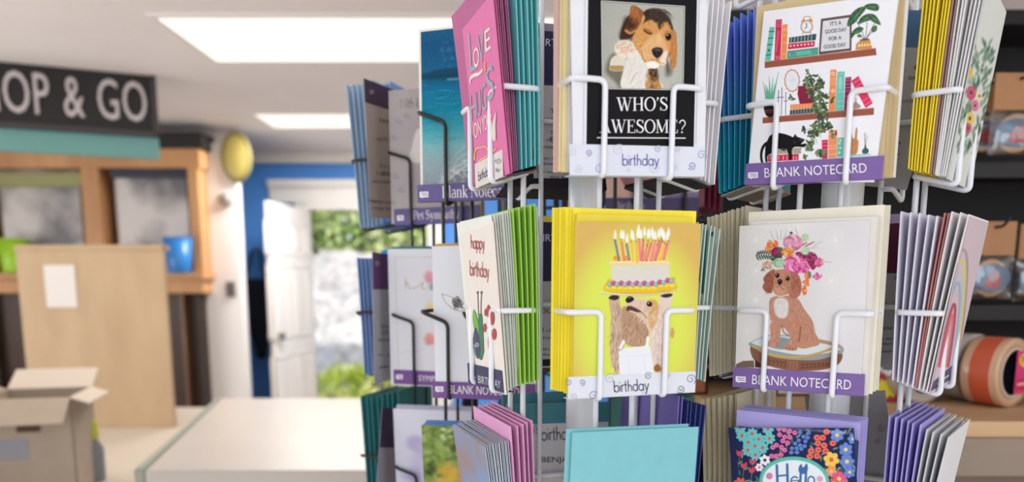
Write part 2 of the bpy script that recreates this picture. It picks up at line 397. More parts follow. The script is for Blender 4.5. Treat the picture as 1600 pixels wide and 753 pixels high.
# counters
zc = 0.98
def slab(name, pts, z, th, m, root=None):
    V = [(p[0], p[1], z) for p in pts]+[(p[0], p[1], z-th) for p in pts]; n = len(pts)
    F = [tuple(range(n)), tuple(range(2*n-1, n-1, -1))]+[(i, n+i, n+(i+1) % n, (i+1) % n) for i in range(n)]
    me = mesh(name, V, F); bm = bmesh.new(); bm.from_mesh(me); bmesh.ops.recalc_face_normals(bm, faces=bm.faces)
    bmesh.ops.bevel(bm, geom=bm.edges[:], offset=.004, segments=2, affect='EDGES'); bm.to_mesh(me); bm.free()
    return link(name, me, root, m)
qa = [at_z(*p, zc) for p in ((346, 622), (600, 622), (600, 728), (226, 735))]
rt = empty('service_counter', (-.8, 2.7, 0)); tag(rt, 'white laminate counter in front of the open doorway', 'counter')
keep(slab('worktop', [(qa[0].x, qa[0].y), (-.25, qa[0].y), (-.25, qa[3].y), (qa[3].x, qa[3].y)], zc, .05, M_counter), rt)
keep(slab('cabinet', [(qa[0].x+.03, qa[0].y-.03), (-.27, qa[0].y-.03), (-.27, qa[3].y+.04), (qa[3].x+.03, qa[3].y+.04)], zc-.05, zc-.05, mat('counter_grey', rgb(206, 200, 197), rough=.5)), rt)
keep(slab('edge_strip', [(qa[0].x-.02, qa[0].y), (qa[0].x, qa[0].y), (qa[3].x, qa[3].y), (qa[3].x-.03, qa[3].y)], zc+.004, .05, mat('edge_sage', rgb(158, 164, 150), rough=.5)), rt)
zd = at_y(60, 668, P0).z
d2 = empty('low_desk', (-2, 3.2, 0)); tag(d2, 'low cream desk left of the white counter carrying a cardboard carton', 'desk')
keep(slab('desktop', [(-3.6, 4.35), (qa[0].x-.1, 4.35), (qa[0].x-.1, qa[0].y), (qa[3].x-.08, qa[3].y), (-2.6, qa[3].y)], zd, .04, mat('desk_cream', rgb(204, 192, 176), rough=.45, noise=.02, nscale=4)), d2)
keep(slab('desk_base', [(-3.5, 4.25), (qa[0].x-.15, 4.25), (qa[0].x-.15, qa[0].y), (qa[3].x-.13, qa[3].y+.05), (-2.5, qa[3].y+.05)], zd-.04, zd-.04, mat('desk_base', rgb(170, 150, 130), rough=.6)), d2)
# open cardboard carton, with a paper parcel against it
A = at_y(70, 735, 2.62); A.z = zd
ct = empty('cardboard_carton', A, math.radians(14)); tag(ct, 'open grey-brown cardboard carton with a label on the low desk', 'carton')
kraft = mat('carton_board', rgb(176, 160, 142), rough=.85, noise=.05, nscale=20)
cw, cd, ch = .27, .26, .34
bm = bmesh.new()
bm_box(bm, (-cw/2, -cd/2, 0), (cw/2, cd/2, .004)); bm_box(bm, (-cw/2, -cd/2, .0), (cw/2, -cd/2+.005, ch)); bm_box(bm, (-cw/2, cd/2-.005, 0), (cw/2, cd/2, ch))
bm_box(bm, (-cw/2, -cd/2, 0), (-cw/2+.005, cd/2, ch)); bm_box(bm, (cw/2-.005, -cd/2, 0), (cw/2, cd/2, ch))
link('carton_body', bm_mesh('carton_body', bm), ct, kraft)
def flap(x, y, w, d, ang, axis, m):
    bm = bmesh.new(); M = Matrix.Translation((x, y, ch)) @ Matrix.Rotation(ang, 4, axis)
    bm_box(bm, (-w/2 if axis == 'X' else 0, 0 if axis == 'X' else -w/2, -.004), (w/2 if axis == 'X' else d, d if axis == 'X' else w/2, 0), 0, M)
    link('flap', bm_mesh('flap', bm), ct, m)
fl = mat('carton_inner', rgb(214, 200, 184), rough=.85)
flap(0, cd/2, cw, .12, math.radians(28), 'X', fl); flap(cw/2, 0, cd, .06, math.radians(20), 'Y', fl); flap(0, -cd/2, cw, -.12, math.radians(35), 'X', kraft); flap(-cw/2, 0, cd, -.11, math.radians(20), 'Y', kraft)
lb = box('shipping_label', (-.10, -cd/2-.001, .14), (.0, -cd/2, .21), mat('label_grey', rgb(150, 150, 158), rough=.6), ct); lb['label'] = 'grey shipping label'
lb = box('hand_hole', (-.03, -cd/2-.0012, .23), (.04, -cd/2+.001, .27), mat('hole_brown', rgb(90, 66, 44), rough=.8), ct)
A = at_y(144, 700, 2.75); A.z = zd
tb = empty('small_bottle', A); tag(tb, 'little bottle with yellow green cap right beside the cardboard carton', 'bottle')
lathe('bottle_body', [(.001, 0), (.034, 0), (.038, .01), (.038, .12), (.02, .15), (.02, .16)], mat('bottle_grey', rgb(120, 124, 130), rough=.3), tb)
lathe('cap', [(.023, .155), (.025, .16), (.024, .215), (.02, .22), (.001, .22)], mat('cap_lime', rgb(186, 190, 60), rough=.4), tb)
# wide pale box behind the carton
A = at_y(-10, 760, 2.5); A.z = zd
wb_ = empty('white_parcel', A+Vector((-.2, -.12, 0)), .2); tag(wb_, 'pale parcel at the left edge of the photo beside the carton', 'parcel')
bm = bmesh.new(); bm_box(bm, (-.16, -.1, 0), (.12, .1, .22), .012); link('wrapping', bm_mesh('wrapping', bm), wb_, mat('pale_wrap', rgb(196, 190, 186), rough=.6, noise=.05, nscale=14))
bm = bmesh.new(); bm_box(bm, (-.165, -.105, .12), (.125, .105, .15), .003); link('tape_band', bm_mesh('tape_band', bm), wb_, mat('wrap_tape', rgb(180, 172, 164), rough=.3))
# dark shoulder bag hanging on the blue wall, left of the door
q = at_y(404, 442, BACK-.06)
bg = empty('shoulder_bag', q); tag(bg, 'dark navy bag hanging on the blue wall between column and door', 'bag')
nv = mat('navy_cloth', rgb(24, 30, 44), rough=.8)
V, F = [], []
for i in range(13):
    t = i/12; z = .04-t*.72; w_ = .12*(1-.75*t**1.6)+.01; d_ = .05+.03*math.sin(t*3.1)
    for k in range(16):
        a = 2*math.pi*k/16; V.append((w_*math.cos(a)+.02*t, -.08+d_*math.sin(a), z))
for i in range(12):
    for k in range(16): F.append((i*16+k, i*16+(k+1) % 16, (i+1)*16+(k+1) % 16, (i+1)*16+k))
F.append(tuple(range(16))[::-1]); F.append(tuple(12*16+k for k in range(16)))
link('bag_body', mesh('bag_body', V, F), bg, nv, smooth=True)
tubes('strap', [fillet([(-.09, -.08, .02), (-.03, -.03, .3), (.03, -.03, .3), (.1, -.08, .02)], .05)], .012, nv, bg)
tubes('hook', [fillet([(0, .06, .3), (0, -.06, .28), (0, -.06, .33)], .02)], .008, MATS['brushed_metal'], bg)
# ------------------------------------------------------------------ spinner racks
RF, RB, WL, WC, HL, TT = .1205, .080, .036, .068, .0855, .2132   # front and back radius of a pocket, leg and corner half width, leg height, tier pitch
M_wire = mat('white_coated_wire', rgb(228, 230, 236), rough=.32, spec=.5, coat=.3)
M_bwire = mat('black_coated_wire', rgb(20, 19, 18), rough=.3, spec=.6, bump=.6, bscale=500)
M_pole = mat('white_tube', rgb(236, 238, 242), rough=.28, coat=.3)
SIDE = {'front': 0., 'left': -math.pi/2, 'right': math.pi/2, 'back': math.pi}
class Rack:
    def __init__(s, X, Y, yaw, zb, k=1., rise=0.): s.C = Vector((X, Y, 0)); s.yaw = yaw; s.zb = zb+EYE; s.k = k; s.rise = rise
    def axes(s, side):
        a = s.yaw+SIDE[side]; return Vector((math.sin(a), -math.cos(a), 0)), Vector((math.cos(a), math.sin(a), 0))
    def z(s, t): return s.zb-t*TT*s.k
    def P(s, side, t, r, u, z):
        n, ud = s.axes(side); p = s.C+n*r*s.k+ud*u*s.k; p.z = s.z(t)+z*s.k; return p
RA = Rack(.0805, .8867, .336, .0931)
RB_ = Rack(.374, .9117, -.6656, .0903)
RC = Rack(-.0017, 1.2183, -.30, .0951, 1.25, .012)
RD = Rack(-.0796, 1.4581, -.30, .0816, 1.25, .010)
RE = Rack(.235, 1.50, .10, .105, 1.2)
def build_rack(R, label, tiers, mw, mp, pole_r, top, rw, drop=(), base_z=0.):
    root = empty('card_spinner_rack', (R.C.x, R.C.y, base_z)); tag(root, label, 'card rack', )
    k = R.k
    o = lathe('pole', [(.001, base_z), (pole_r, base_z), (pole_r, top), (pole_r*.9, top+.004), (.001, top+.004)], mp, None, 40, (R.C.x, R.C.y, 0)); keep(o, root)
    o = lathe('base', [(.001, 0.0), (.11, 0.0), (.11, .012), (.06, .03), (pole_r+.004, .05), (pole_r, .05)], mp, None, 40, (R.C.x, R.C.y, base_z)); keep(o, root)
    zlo, zhi = R.z(max(tiers))-.03, top-.02
    for side in SIDE:
        n, ud = R.axes(side)
        for s in (-1, 1):
            p = R.C+n*RB*k+ud*s*.021*k
            V = [(p.x, p.y, zlo), (p.x, p.y, zhi)]
            inner = R.C+n*pole_r*.8+ud*s*.008
            path = fillet([(inner.x, inner.y, zlo), V[0], V[1], (inner.x, inner.y, zhi)], .012)
            keep(tubes('upright_wire', [path], rw, mw), root)
    for t in tiers:
        for side in SIDE:
            if (side, t) in drop: continue
            ex = .03 if (R is RD and side == 'left') else 0.
            paths = []
            for s in (-1, 1):
                paths.append(fillet([R.P(side, t, RB, .021*s, HL), R.P(side, t, RB+ex*.7, WC*s, HL+R.rise), R.P(side, t, RF+ex, WC*s, HL+R.rise), R.P(side, t, RF+ex, WL*s, HL), R.P(side, t, RF+ex, WL*s, -.001), R.P(side, t, RB, .034*s, .011), R.P(side, t, RB, .021*s, .011)], .007*k))
            paths.append([R.P(side, t, RB, -.021, HL), R.P(side, t, RB, .021, HL)])
            keep(tubes('pocket_basket', paths, rw, mw), root)
    return root
build_rack(RA, 'white wire spinner rack holding the birthday cards, with a white centre tube', (-1, 0, 1, 2), M_wire, M_pole, .0185, RA.z(-1)+.22, .0030)
build_rack(RB_, 'white wire spinner rack at the right holding the blank notecards', (-1, 0, 1, 2), M_wire, M_pole, .0225, RB_.z(-1)+.22, .0031)
build_rack(RC, 'black wire spinner rack standing behind the pink card, holding the beach and animal notecards', (0, 1, 2), M_bwire, M_bwire, .016, RC.z(0)+.24, .0028, drop=(('left', 0), ('left', 1), ('left', 2)))
build_rack(RD, 'black wire spinner rack farthest left, holding sympathy cards beside the doorway', (0, 1, 2), M_bwire, M_bwire, .016, RD.z(0)+.24, .0027)
build_rack(RE, 'black wire spinner rack half hidden behind the white centre tube of the birthday rack', (0, 1, 2), M_bwire, M_bwire, .016, RE.z(0)+.20, .0031)

# ------------------------------------------------------------------ cards and envelopes
def sheet_grid(W, H, nx, nz, bow, y=0.):
    V = []
    for j in range(nz+1):
        z = H*j/nz
        for i in range(nx+1):
            V.append((-W/2+W*i/nx, y-bow*(z/H)**2, z))
    return V
def slab_mesh(name, W, H, th, bow=0., nz=6, gap=0.):
    """paper slab, front face at y=0 (facing -y); gap opens the right edge of a folded card into two leaves"""
    V, F = [], []
    def leaf(y0, y1, g0, g1):
        b = len(V)
        for j in range(nz+1):
            z = H*j/nz; o = -bow*(z/H)**2
            V.extend([(-W/2, y0+o, z), (W/2, y0+o+g0, z), (W/2, y1+o+g1, z), (-W/2, y1+o, z)])
        for j in range(nz):
            a = b+4*j
            for q in range(4): F.append((a+q, a+(q+1) % 4, a+4+(q+1) % 4, a+4+q))
        F.append((b, b+3, b+2, b+1)); e = b+4*nz; F.append((e, e+1, e+2, e+3))
    if gap > 0:
        leaf(0, th*.42, 0, 0); leaf(th*.5, th, gap, gap)
    else: leaf(0, th, 0, 0)
    return mesh(name, V, F)
def envelope_mesh(name, W, H, th, bow=0.):
    me = slab_mesh(name, W, H, th, bow)
    V = [v.co.copy() for v in me.vertices]; F = [tuple(p.vertices) for p in me.polygons]
    b = len(V)                                     # pointed flap on the back
    fy = th+.00025
    V += [Vector((-W/2*.98, fy-bow, H*.995)), Vector((W/2*.98, fy-bow, H*.995)), Vector((W*.06, fy-bow*.3, H*.55)), Vector((-W*.06, fy-bow*.3, H*.55))]
    F += [(b+3, b+2, b+1, b)]
    bpy.data.meshes.remove(me)
    return mesh(name, V, F)
def frame_matrix(R, side, t, rb, u, z, lean=0., roll=0., yaw=0.):
    n, ud = R.axes(side)
    M = Matrix((( ud.x, -n.x, 0, 0), (ud.y, -n.y, 0, 0), (0, 0, 1, 0), (0, 0, 0, 1)))
    return Matrix.Translation(R.P(side, t, rb, u, z)) @ M @ Matrix.Rotation(yaw, 4, 'Z') @ Matrix.Rotation(lean, 4, 'X') @ Matrix.Rotation(roll, 4, 'Y')
def stack(kind, n, R, side, t, r0, r1, l0, l1, W, H, m, label, cat, group, th=.0012, bow=.004, u=0., du=0., z=.003, dz=0., jit=.0012, gap=0., roll=0., edge=None):
    """n like things leaning in a row from radius r0 (innermost) to r1, lean l0 to l1 in radians"""
    me = envelope_mesh(kind, W, H, th, bow) if kind == 'envelope' else slab_mesh(kind, W, H, th, bow, gap=gap)
    me.materials.append(m); first = None
    if edge:
        me.materials.append(edge)
        for p in me.polygons: p.material_index = 0 if abs(p.normal.y) > .9 else 1
    for i in range(n):
        f = i/max(1, n-1)
        rr = r0+(r1-r0)*f; zr = (.003 if side == 'front' else .012)*max(0, (RF-rr)/(RF-RB))
        M = frame_matrix(R, side, t, rr, u+du*f+rng.uniform(-jit, jit), z+zr+dz*f+rng.uniform(0, jit*.6), l0+(l1-l0)*f+rng.uniform(-.004, .004), roll+rng.uniform(-.006, .006), rng.uniform(-.006, .006))
        if first is None:
            o = first = link(kind, me, None, None, mw=M)
        else:
            o = first.copy(); COL.objects.link(o); o.matrix_world = M
        tag(o, label, cat, group)
    return first

class Face:
    """a flat front lying in a pocket: the quad of its corners in the photograph is met with the pocket's own plane"""
    def __init__(s, R, side, t, r, lean, tl, tr, br, bl):
        M = frame_matrix(R, side, t, r, 0, 0, lean); Mi = M.inverted(); o = Vector((0, 0, EYE))
        def hit(px):
            d = ray(*px); a = Mi @ o; b = Mi.to_3x3() @ d; k = -a.y/b.y; p = a+b*k; return np.array((p.x, p.z))
        q = [hit(p) for p in (tl, tr, br, bl)]
        s.W = float((np.linalg.norm(q[1]-q[0])+np.linalg.norm(q[2]-q[3]))/2)
        s.H = float((np.linalg.norm(q[0]-q[3])+np.linalg.norm(q[1]-q[2]))/2)
        s.fit(M, q)
    @classmethod
    def sized(c, R, side, t, r, lean, u, z, W, H):
        s = c.__new__(c); M = frame_matrix(R, side, t, r, u, z, lean); s.W, s.H = W, H
        s.fit(M, [np.array(p) for p in ((-W/2, H), (W/2, H), (W/2, 0), (-W/2, 0))]); return s
    def fit(s, M, q):
        e = q[2]-q[3]; e2 = q[1]-q[0]; roll = -math.atan2((e+e2)[1], (e+e2)[0])
        c = (q[0]+q[1]+q[2]+q[3])/4
        s.M = M @ Matrix.Translation((c[0], 0, c[1])) @ Matrix.Rotation(roll, 4, 'Y') @ Matrix.Translation((0, 0, -s.H/2))
        s.quad = [project(s.M @ Vector(v)) for v in ((-s.W/2, 0, s.H), (s.W/2, 0, s.H), (s.W/2, 0, 0), (-s.W/2, 0, 0))]
        A = []; bb = []
        for (x, y), (U, V) in zip(s.quad, ((-s.W/2, s.H), (s.W/2, s.H), (s.W/2, 0), (-s.W/2, 0))):
            A.append([x, y, 1, 0, 0, 0, -U*x, -U*y]); bb.append(U); A.append([0, 0, 0, x, y, 1, -V*x, -V*y]); bb.append(V)
        s.Hm = np.append(np.linalg.solve(np.array(A), np.array(bb)), 1).reshape(3, 3)
        s.Hi = np.linalg.inv(s.Hm)
    def loc(s, pts):
        p = np.c_[np.asarray(pts, float), np.ones(len(pts))] @ s.Hm.T; return p[:, :2]/p[:, 2:]
    def px(s, uv):
        p = np.c_[np.asarray(uv, float), np.ones(len(uv))] @ s.Hi.T; return p[:, :2]/p[:, 2:]
def stack_behind(kind, n, fc, m, label, cat, group, W, H, d0=.0014, d1=.02, u=0., dz=0., th=.0012, gap=0.):
    """n like things standing behind a front card, parallel to it"""
    me = envelope_mesh(kind, W, H, th, 0.) if kind == 'envelope' else slab_mesh(kind, W, H, th, 0., gap=gap)
    me.materials.append(m); first = None
    for i in range(n):
        f = i/max(1, n-1); M = fc.M @ Matrix.Translation((u+rng.uniform(-.0012, .0012), d0+(d1-d0)*f, dz*f+rng.uniform(0, .001))) @ Matrix.Rotation(rng.uniform(-.006, .006), 4, 'Y')
        if first is None: o = first = link(kind, me, None, None, mw=M)
        else: o = first.copy(); COL.objects.link(o); o.matrix_world = M
        tag(o, label, cat, group)
    return first
def card(fc, name, label, cat, m, th=.0011, gap=.0016, group=None):
    me = slab_mesh(name, fc.W, fc.H, th, 0, 2, gap)
    o = link(name, me, None, m, mw=fc.M); tag(o, label, cat, group); o_face[o.name] = fc
    return o
o_face = {}
def child(o, name, me, mats):
    c = bpy.data.objects.new(name, me); COL.objects.link(c)
    for m in mats: me.materials.append(m)
    c.parent = o; return c
M_print = bpy.data.materials.new('printed_picture'); M_print.use_nodes = True
_b = M_print.node_tree.nodes['Principled BSDF']; _a = M_print.node_tree.nodes.new('ShaderNodeAttribute'); _a.attribute_name = 'print'
M_print.node_tree.links.new(_a.outputs['Color'], _b.inputs['Base Color']); _b.inputs['Roughness'].default_value = .6; _b.inputs['Specular IOR Level'].default_value = .12
def picture(o, name, cv, quad=None, dens=1.15, off=.00025):
    """a printed picture on the card front: a fine grid whose colours come from the painted canvas"""
    fc = o_face[o.name]
    q = fc.loc(quad) if quad is not None else np.array([(-fc.W/2, fc.H), (fc.W/2, fc.H), (fc.W/2, 0), (-fc.W/2, 0)])
    pq = np.array(quad if quad is not None else fc.quad)
    w = max(np.linalg.norm(pq[1]-pq[0]), np.linalg.norm(pq[2]-pq[3])); h = max(np.linalg.norm(pq[3]-pq[0]), np.linalg.norm(pq[2]-pq[1]))
    nx, nz = max(2, int(w*dens)), max(2, int(h*dens))
    a, b = np.meshgrid(np.linspace(0, 1, nx+1), np.linspace(0, 1, nz+1))
    a = a.ravel()[:, None]; b = b.ravel()[:, None]
    uv = (q[0]*(1-a)+q[1]*a)*(1-b)+(q[3]*(1-a)+q[2]*a)*b
    px = fc.px(uv); colr = cv.sample(px)
    n = len(uv); me = bpy.data.meshes.new(name)
    co = np.zeros((n, 3), np.float32); co[:, 0] = uv[:, 0]; co[:, 1] = -off; co[:, 2] = uv[:, 1]
    i, j = np.meshgrid(np.arange(nx), np.arange(nz)); k = (j*(nx+1)+i).ravel()
    idx = np.stack([k, k+nx+1, k+nx+2, k+1], 1).astype(np.int32)
    me.vertices.add(n); me.vertices.foreach_set('co', co.ravel()); nf = len(idx)
    me.loops.add(nf*4); me.loops.foreach_set('vertex_index', idx.ravel()); me.polygons.add(nf)
    me.polygons.foreach_set('loop_start', np.arange(0, nf*4, 4, dtype=np.int32)); me.update(calc_edges=True)
    ca = me.color_attributes.new('print', 'FLOAT_COLOR', 'POINT')
    ca.data.foreach_set('color', np.c_[colr, np.ones(n)].astype(np.float32).ravel())
    return child(o, name, me, [M_print])
class Canvas:
    """a little painter in photograph pixels: s samples per pixel, sRGB 0..255"""
    def __init__(s, x0, y0, x1, y1, bg, sc=2.):
        s.x0, s.y0, s.s = x0, y0, sc; s.w, s.h = int((x1-x0)*sc)+1, int((y1-y0)*sc)+1
        s.a = np.empty((s.h, s.w, 3), np.float32); s.a[:] = bg; s.r = np.random.RandomState(5); s.o = np.zeros(2); s.k = 1.
    def use(s, ox=0., oy=0., k=1.): s.o = np.array((ox, oy), float); s.k = k; return s
    def _win(s, xa, ya, xb, yb):
        i0 = max(0, int((xa-s.x0)*s.s)-2); j0 = max(0, int((ya-s.y0)*s.s)-2); i1 = min(s.w, int((xb-s.x0)*s.s)+3); j1 = min(s.h, int((yb-s.y0)*s.s)+3)
        if i1 <= i0 or j1 <= j0: return None
        X, Y = np.meshgrid(np.arange(i0, i1)/s.s+s.x0, np.arange(j0, j1)/s.s+s.y0); return i0, j0, i1, j1, X, Y
    def _put(s, w, m, c):
        i0, j0, i1, j1 = w[:4]; v = s.a[j0:j1, i0:i1]; m = m[..., None]; v[:] = v*(1-m)+np.asarray(c, np.float32)*m
    def poly(s, pts, c, soft=.5, al=1., smooth=True):
        p = np.array(pts, float)*s.k+s.o; soft = max(soft*s.k, .25)
        if smooth and len(p) > 3:
            q = []
            n = len(p)
            for i in range(n):
                a, b, cc, d = p[i-1], p[i], p[(i+1) % n], p[(i+2) % n]
                for t in np.linspace(0, 1, 6, endpoint=False):
                    q.append(.5*((2*b)+(cc-a)*t+(2*a-5*b+4*cc-d)*t*t+(3*b-a-3*cc+d)*t**3))
            p = np.array(q)
        w = s._win(p[:, 0].min()-soft*2, p[:, 1].min()-soft*2, p[:, 0].max()+soft*2, p[:, 1].max()+soft*2)
        if w is None: return
        X, Y = w[4], w[5]; ins = np.zeros(X.shape, bool); dist = np.full(X.shape, 1e9)
        for i in range(len(p)):
            (ax, ay), (bx, by) = p[i-1], p[i]
            if ay != by:
                cr = ((ay > Y) != (by > Y)) & (X < (bx-ax)*(Y-ay)/(by-ay)+ax); ins ^= cr
            dx, dy = bx-ax, by-ay; L = dx*dx+dy*dy+1e-9
            t = np.clip(((X-ax)*dx+(Y-ay)*dy)/L, 0, 1); dist = np.minimum(dist, (X-ax-t*dx)**2+(Y-ay-t*dy)**2)
        d = np.sqrt(dist)*np.where(ins, 1, -1); s._put(w, np.clip(.5+d/(2*soft), 0, 1)*al, c)
    def ell(s, cx, cy, rx, ry, c, rot=0., soft=.5, al=1.):
        cx, cy = cx*s.k+s.o[0], cy*s.k+s.o[1]; rx *= s.k; ry *= s.k; soft = max(soft*s.k, .25)
        r = max(rx, ry)+soft*2; w = s._win(cx-r, cy-r, cx+r, cy+r)
        if w is None: return
        X, Y = w[4]-cx, w[5]-cy; ca, sa = math.cos(rot), math.sin(rot); x = X*ca+Y*sa; y = -X*sa+Y*ca
        d = (1-np.sqrt((x/rx)**2+(y/ry)**2))*min(rx, ry); s._put(w, np.clip(.5+d/(2*soft), 0, 1)*al, c)
    def line(s, pts, wd, c, soft=.5, al=1., w2=None):
        p = np.array(pts, float)*s.k+s.o; wd *= s.k; soft = max(soft*s.k, .25); w2 = None if w2 is None else w2*s.k; m0 = wd+soft*2+1
        w = s._win(p[:, 0].min()-m0, p[:, 1].min()-m0, p[:, 0].max()+m0, p[:, 1].max()+m0)
        if w is None: return
        X, Y = w[4], w[5]; best = np.full(X.shape, -1e9); n = len(p)-1
        for i in range(n):
            (ax, ay), (bx, by) = p[i], p[i+1]; dx, dy = bx-ax, by-ay; L = dx*dx+dy*dy+1e-9
            t = np.clip(((X-ax)*dx+(Y-ay)*dy)/L, 0, 1); d = np.sqrt((X-ax-t*dx)**2+(Y-ay-t*dy)**2)
            ww = wd if w2 is None else wd+(w2-wd)*(i+t)/n
            best = np.maximum(best, ww/2-d)
        s._put(w, np.clip(.5+best/(2*soft), 0, 1)*al, c)
    def fur(s, n, region, ang, L, wd, cols, jit=.35, al=.6):
        """n hair strokes; region gives a point, ang(x, y) its direction"""
        for _ in range(n):
            x, y = region(s.r); a = (ang(x, y) if callable(ang) else ang)+s.r.normal()*jit; l = L*s.r.uniform(.6, 1.3)
            c = np.array(cols[s.r.randint(len(cols))], float)*s.r.uniform(.93, 1.06)
            s.line([(x, y), (x+math.cos(a)*l*.6, y+math.sin(a)*l*.6), (x+math.cos(a+.2)*l, y+math.sin(a+.2)*l)], wd, np.clip(c, 0, 255), .4, al, wd*.3)
    def grad(s, f):
        Y, X = np.mgrid[0:s.h, 0:s.w]; s.a[:] = f(X/s.s+s.x0, Y/s.s+s.y0)
    def noise(s, amp, cell=1):
        n = s.r.normal(size=(s.h//cell+2, s.w//cell+2, 1)).repeat(cell, 0).repeat(cell, 1)[:s.h, :s.w]; s.a += n*amp
    def sample(s, px):
        x = np.clip((px[:, 0]-s.x0)*s.s, 0, s.w-1.001); y = np.clip((px[:, 1]-s.y0)*s.s, 0, s.h-1.001)
        i, j = x.astype(int), y.astype(int); fx, fy = (x-i)[:, None], (y-j)[:, None]; A = s.a
        c = (A[j, i]*(1-fx)+A[j, i+1]*fx)*(1-fy)+(A[j+1, i]*(1-fx)+A[j+1, i+1]*fx)*fy
        c = np.clip(c/255., 0, 1); return np.where(c <= .04045, c/12.92, ((c+.055)/1.055)**2.4)
def in_ell(cx, cy, rx, ry, rot=0.):
    def f(r):
        a = r.uniform(0, 6.283); q = math.sqrt(r.uniform()); x, y = q*rx*math.cos(a), q*ry*math.sin(a)
        return cx+x*math.cos(rot)-y*math.sin(rot), cy+x*math.sin(rot)+y*math.cos(rot)
    return f
def bez(*p, n=10):
    p = np.array(p, float); out = []
    for t in np.linspace(0, 1, n):
        q = p.copy()
        while len(q) > 1: q = q[:-1]*(1-t)+q[1:]*t
        out.append(q[0])
    return np.array(out)
def arc(cx, cy, rx, ry, a0, a1, n=14):
    return np.array([(cx+rx*math.cos(a), cy+ry*math.sin(a)) for a in np.linspace(math.radians(a0), math.radians(a1), n)])
# --- flat lettering: everything below makes 2D outlines that are mapped onto a card face
def ribbon(pts, w):
    """a pen stroke of width w as quads"""
    p = np.array(pts, float); n = len(p); t = np.gradient(p, axis=0) if n > 2 else np.array([p[1]-p[0]]*2)
    t /= np.linalg.norm(t, axis=1)[:, None]+1e-9; nn = np.c_[-t[:, 1], t[:, 0]]
    ww = np.asarray(w)*.5*np.ones(n); a = p+nn*ww[:, None]; b = p-nn*ww[:, None]
    return np.r_[a, b], [(i, i+1, n+i+1, n+i) for i in range(n-1)]
_fcache = {}
def sans(text):
    if text in _fcache: return _fcache[text]
    cu = bpy.data.curves.new('t', 'FONT'); cu.body = text; cu.size = 1; cu.resolution_u = 3
    o = bpy.data.objects.new('t', cu); COL.objects.link(o)
    dg = bpy.context.evaluated_depsgraph_get(); me = bpy.data.meshes.new_from_object(o.evaluated_get(dg))
    V = np.array([v.co[:2] for v in me.vertices]); F = [tuple(p.vertices) for p in me.polygons]
    bpy.data.objects.remove(o); bpy.data.curves.remove(cu); bpy.data.meshes.remove(me)
    V[:, 0] -= V[:, 0].min(); _fcache[text] = (V, F); return V, F
def merge(parts):
    V, F = [], []; b = 0
    for v, f in parts:
        V.append(np.asarray(v)); F += [tuple(i+b for i in q) for q in f]; b += len(v)
    return np.concatenate(V), F
K = .045
def stem(x, h=1., t=.15, s=.15, bot=True, top=True, flag=False):
    r = [ribbon([(x, 0), (x, h)], t)]
    if bot: r.append(ribbon([(x-s, .02), (x+s, .02)], K))
    if top: r.append(ribbon([(x-s, h-.02), (x+s, h-.02)], K))
    if flag: r.append(ribbon([(x-s, h-.06), (x, h-.01)], K*1.2))
    return r
def ov(cx, cy, rx, ry, thin, thick, a0=0, a1=360):
    p = arc(cx, cy, rx, ry, a0, a1, 26); w = thin+(thick-thin)*np.abs(np.cos(np.radians(np.linspace(a0, a1, 26))))**1.5
    return [ribbon(p, w)]
